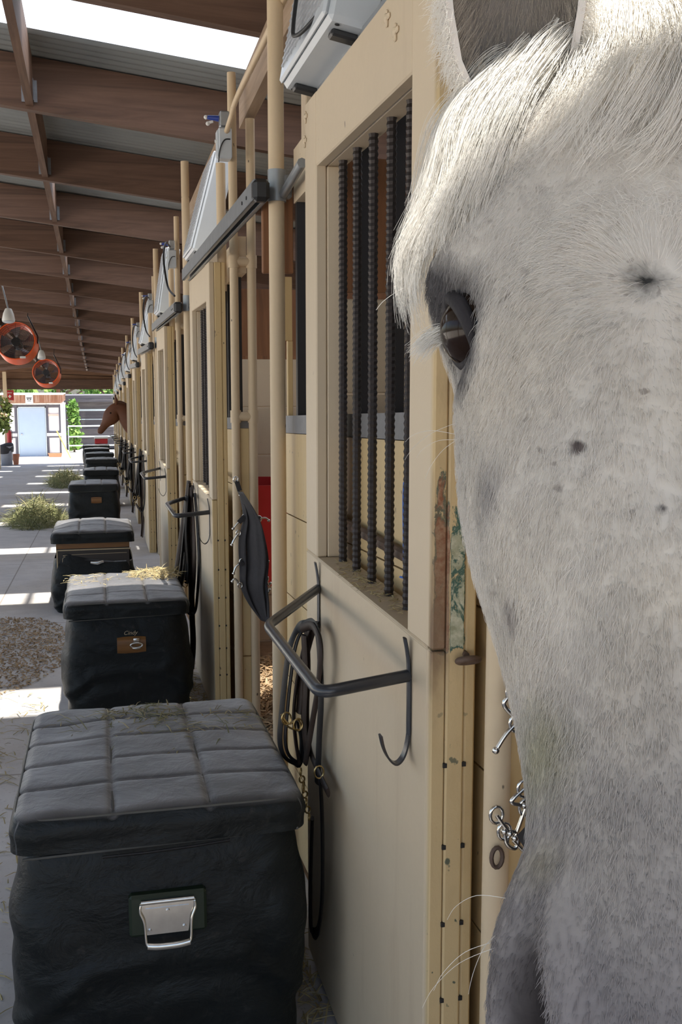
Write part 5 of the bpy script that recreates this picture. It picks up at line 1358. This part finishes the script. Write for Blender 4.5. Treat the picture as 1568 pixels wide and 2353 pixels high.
def fill(G, n, spread, clump, seed, len_lo=.6):
    rg = np.random.default_rng(seed); k = G.shape[1]; out = np.zeros((n, k, 3)); ncl = max(1, n // clump)
    cf = rg.uniform(0, len(G) - 1.001, ncl) if len(G) > 1 else np.zeros(ncl); coff = rg.normal(size=(ncl, 3)) * spread; clen = rg.uniform(len_lo, 1, ncl); cwave = rg.normal(size=(ncl, 3)) * spread * .8
    t = np.linspace(0, 1, k)
    for i in range(n):
        c = i % ncl; f = cf[c] + rg.normal() * .12 * (len(G) > 1); f = min(max(f, 0), len(G) - 1.001); a = int(f); b = min(a + 1, len(G) - 1)
        g = G[a] * (1 - (f - a)) + G[b] * (f - a); L = min(1.0, clen[c] * rg.uniform(.85, 1.0)); x = t * L * (k - 1)
        g = np.stack([np.interp(x, np.arange(k), g[:, q]) for q in range(3)], 1)
        j = rg.normal(size=3) * spread * .55
        out[i] = g + coff[c] * (.35 + .65 * t)[:, None] + j * (1 - .55 * t)[:, None] + cwave[c] * np.sin(t * 4 + c)[:, None] + rg.normal(size=3) * spread * .5 * (t ** 3)[:, None]
    return out
strands('forelock', fill(G, 4200, .0042, 16, 3), rg.uniform(.00011, .00020, 4200), mane_m, horse, .35)
GB = [((-.245, 4, .016), (-.19, 8, .014), (-.14, 13, .012), (-.100, 19, .010), (-.085, 24, .006)), ((-.245, -6, .016), (-.18, -3, .014), (-.13, 3, .012), (-.09, 9, .009), (-.055, 12, .006)),
      ((-.245, -14, .016), (-.18, -14, .014), (-.12, -10, .012), (-.08, -4, .010), (-.055, 4, .008)), ((-.25, 12, .018), (-.21, 16, .016), (-.17, 22, .012), (-.13, 28, .010), (-.10, 30, .006))]
G2 = np.array([guide(g) for g in GB])
strands('forelock_wisps', fill(G2, 900, .0065, 26, 4, .5), rg.uniform(.00011, .00020, 900), mane_m, horse, .35)
# mane along the crest behind the ears
cr = np.array([kk[NT_ // 2] for kk in NK[:40]])
roots = cr[rg.integers(0, 40, 1500)] + rg.normal(size=(1500, 3)) * np.array([.012, .012, .006]); side = np.array([-.4, .85, 0.])
ln = rg.uniform(.10, .2, 1500)[:, None]; k6 = []
for q in np.linspace(0, 1, 7): k6.append(roots + side * (ln * .5 * q * (1 - .3 * q)) + np.array([0, 0, 1.]) * (.03 * math.sin(q * 2.2) - ln * .8 * q * q))
strands('mane', np.stack(k6, 1), rg.uniform(.0001, .0002, 1500), mane_m, horse, .3)
# eyelashes and feelers
pe = h_raw(np.array(-.020), np.array(deg(80)))
R0 = pe + rg.normal(size=(260, 3)) * np.array([.002, .003, .002]) + HL * .007 + HA * .006; d = HL * .8 + HA * .5 - HN * .1
D0 = d + rg.normal(size=(260, 3)) * .16; D0 /= np.linalg.norm(D0, axis=1, keepdims=True); ln = rg.uniform(.008, .018, 260)[:, None]
strands('eyelashes', np.stack([R0, R0 + D0 * ln * .5, R0 + D0 * ln + np.array([0, 0, -.003])], 1), rg.uniform(.00012, .0002, 260), mane_m, horse, .3)
R0, D0 = [], []
for (s_, th, n) in ((.035, 84, 4), (-.075, 84, 4), (.29, 76, 4)):
    for q in range(n):
        a = h_surf(np.array(s_ + rg.normal() * .012), np.array(deg(th + rg.normal() * 4))); R0.append(a[0]); D0.append(a[1] + rg.normal(size=3) * .35 + HL * .3)
R0, D0 = np.array(R0), np.array(D0); D0 /= np.linalg.norm(D0, axis=1, keepdims=True); ln = rg.uniform(.015, .03, len(R0))[:, None]
strands('whiskers', np.stack([R0, R0 + D0 * ln * .5 + HA * .002, R0 + D0 * ln * .85 + HA * .008, R0 + D0 * ln + HA * .014], 1), rg.uniform(.0001, .00015, len(R0)), mane_m, horse, .4)

# ------------------------------------------------------------------ the chestnut horse further down
chest = simple('chestnut_coat', (.135, .050, .022), .45, 0, .25, 12, 0, .35); chest_mane = simple('chestnut_mane', (.10, .035, .015), .5, 0, .3, 20)
SE_ = np.array([.9, 19.1, fz(19.1)])
sor = thing('horse', 'chestnut horse looking out of a stall far down the aisle, head in profile', 'horse', (.90 + .02, 19.1 + 1.35, fz(19.1) - .04))
KR = [((2.3, 19.1, .25), (.26, .38), (1, 0, .1)), ((1.5, 19.1, .28), (.27, .40), (1, 0, .05)), ((1.05, 19.1, .38), (.17, .34), (.9, 0, -.4)), ((.72, 19.1, .58), (.11, .255), (.72, 0, -.62)), ((.53, 19.11, .745), (.090, .195), (.8, 0, -.6)), ((.40, 19.12, .86), (.082, .150), (.97, 0, -.2)),
      ((.315, 19.125, .875), (.082, .128), (.90, 0, .42)), ((.250, 19.13, .772), (.088, .158), (.60, 0, .80)), ((.180, 19.13, .672), (.074, .130), (.56, 0, .83)), ((.118, 19.13, .60), (.055, .082), (.56, 0, .83)), ((.065, 19.13, .525), (.050, .066), (.56, 0, .83)), ((.026, 19.13, .475), (.048, .062), (.50, 0, .86)), ((.004, 19.13, .440), (.034, .044), (.50, 0, .86)), ((-.008, 19.13, .425), (.012, .016), (.5, 0, .86))]
th = np.linspace(0, 2 * math.pi, 32, endpoint=False); rings = []
for c, (a, b), d in KR:
    d = np.array(d, float); d /= np.linalg.norm(d); e1 = np.array([0, 1., 0]); e2 = np.cross(e1, d); e2 = e2 if e2[2] > 0 or abs(e2[2]) < 1e-6 else -e2
    rings.append(np.array(c) + np.outer(np.sin(th) * a, e1) + np.outer(np.cos(th) * b, e2))
fr = []
for i in range(len(rings) - 1):
    a, b, c, d = rings[max(i - 1, 0)], rings[i], rings[i + 1], rings[min(i + 2, len(rings) - 1)]
    for k in range(6):
        q = k / 6; fr.append(0.5 * ((2 * b) + (c - a) * q + (2 * a - 5 * b + 4 * c - d) * q * q + (3 * b - a - 3 * c + d) * q ** 3))
fr.append(rings[-1]); fr = np.array(fr) - SE_
m = M(); m.grid(fr, wrap_v=True); m.f.append(tuple(range(32))); m.f.append(tuple((len(fr) - 1) * 32 + k for k in range(32)))
for (x, y) in ((1.35, 18.95), (1.4, 19.25), (2.2, 18.95), (2.25, 19.25)):
    q = smooth_pts([(x - SE_[0], y - SE_[1], 1.0), (x - SE_[0], y - SE_[1], .5), (x - SE_[0], y - SE_[1], .0)], 5); m.tube(q, list(np.linspace(.11, .05, len(q))), 10)
ob('body', m, chest, sor, 180)
for dy in (-.05, .05):
    m = M(); m.tube([Vector((.335, 19.125 + dy, .96)) - Vector(SE_), Vector((.332, 19.125 + dy * 1.2, 1.06)) - Vector(SE_), Vector((.318, 19.125 + dy * 1.3, 1.165)) - Vector(SE_)], [.026, .032, .004], 10, flat=.016); ob('ear', m, chest, sor, 180)
    m = M(); m.ball(np.array([.222, 19.13 + dy * 1.62, .815]) - SE_, .018, 10, 7); ob('eye', m, em, sor, 180)
m = M(); P = []
for i, (x, z) in enumerate(((.31, .99), (.40, 1.0), (.50, .955), (.62, .86), (.76, .75))): P.append((x - SE_[0], 19.12 - SE_[1], z - SE_[2]))
m.tube(smooth_pts(P, 5), .05, 10, flat=.03, up=(0, 1, 0)); ob('mane', m, chest_mane, sor, 180)
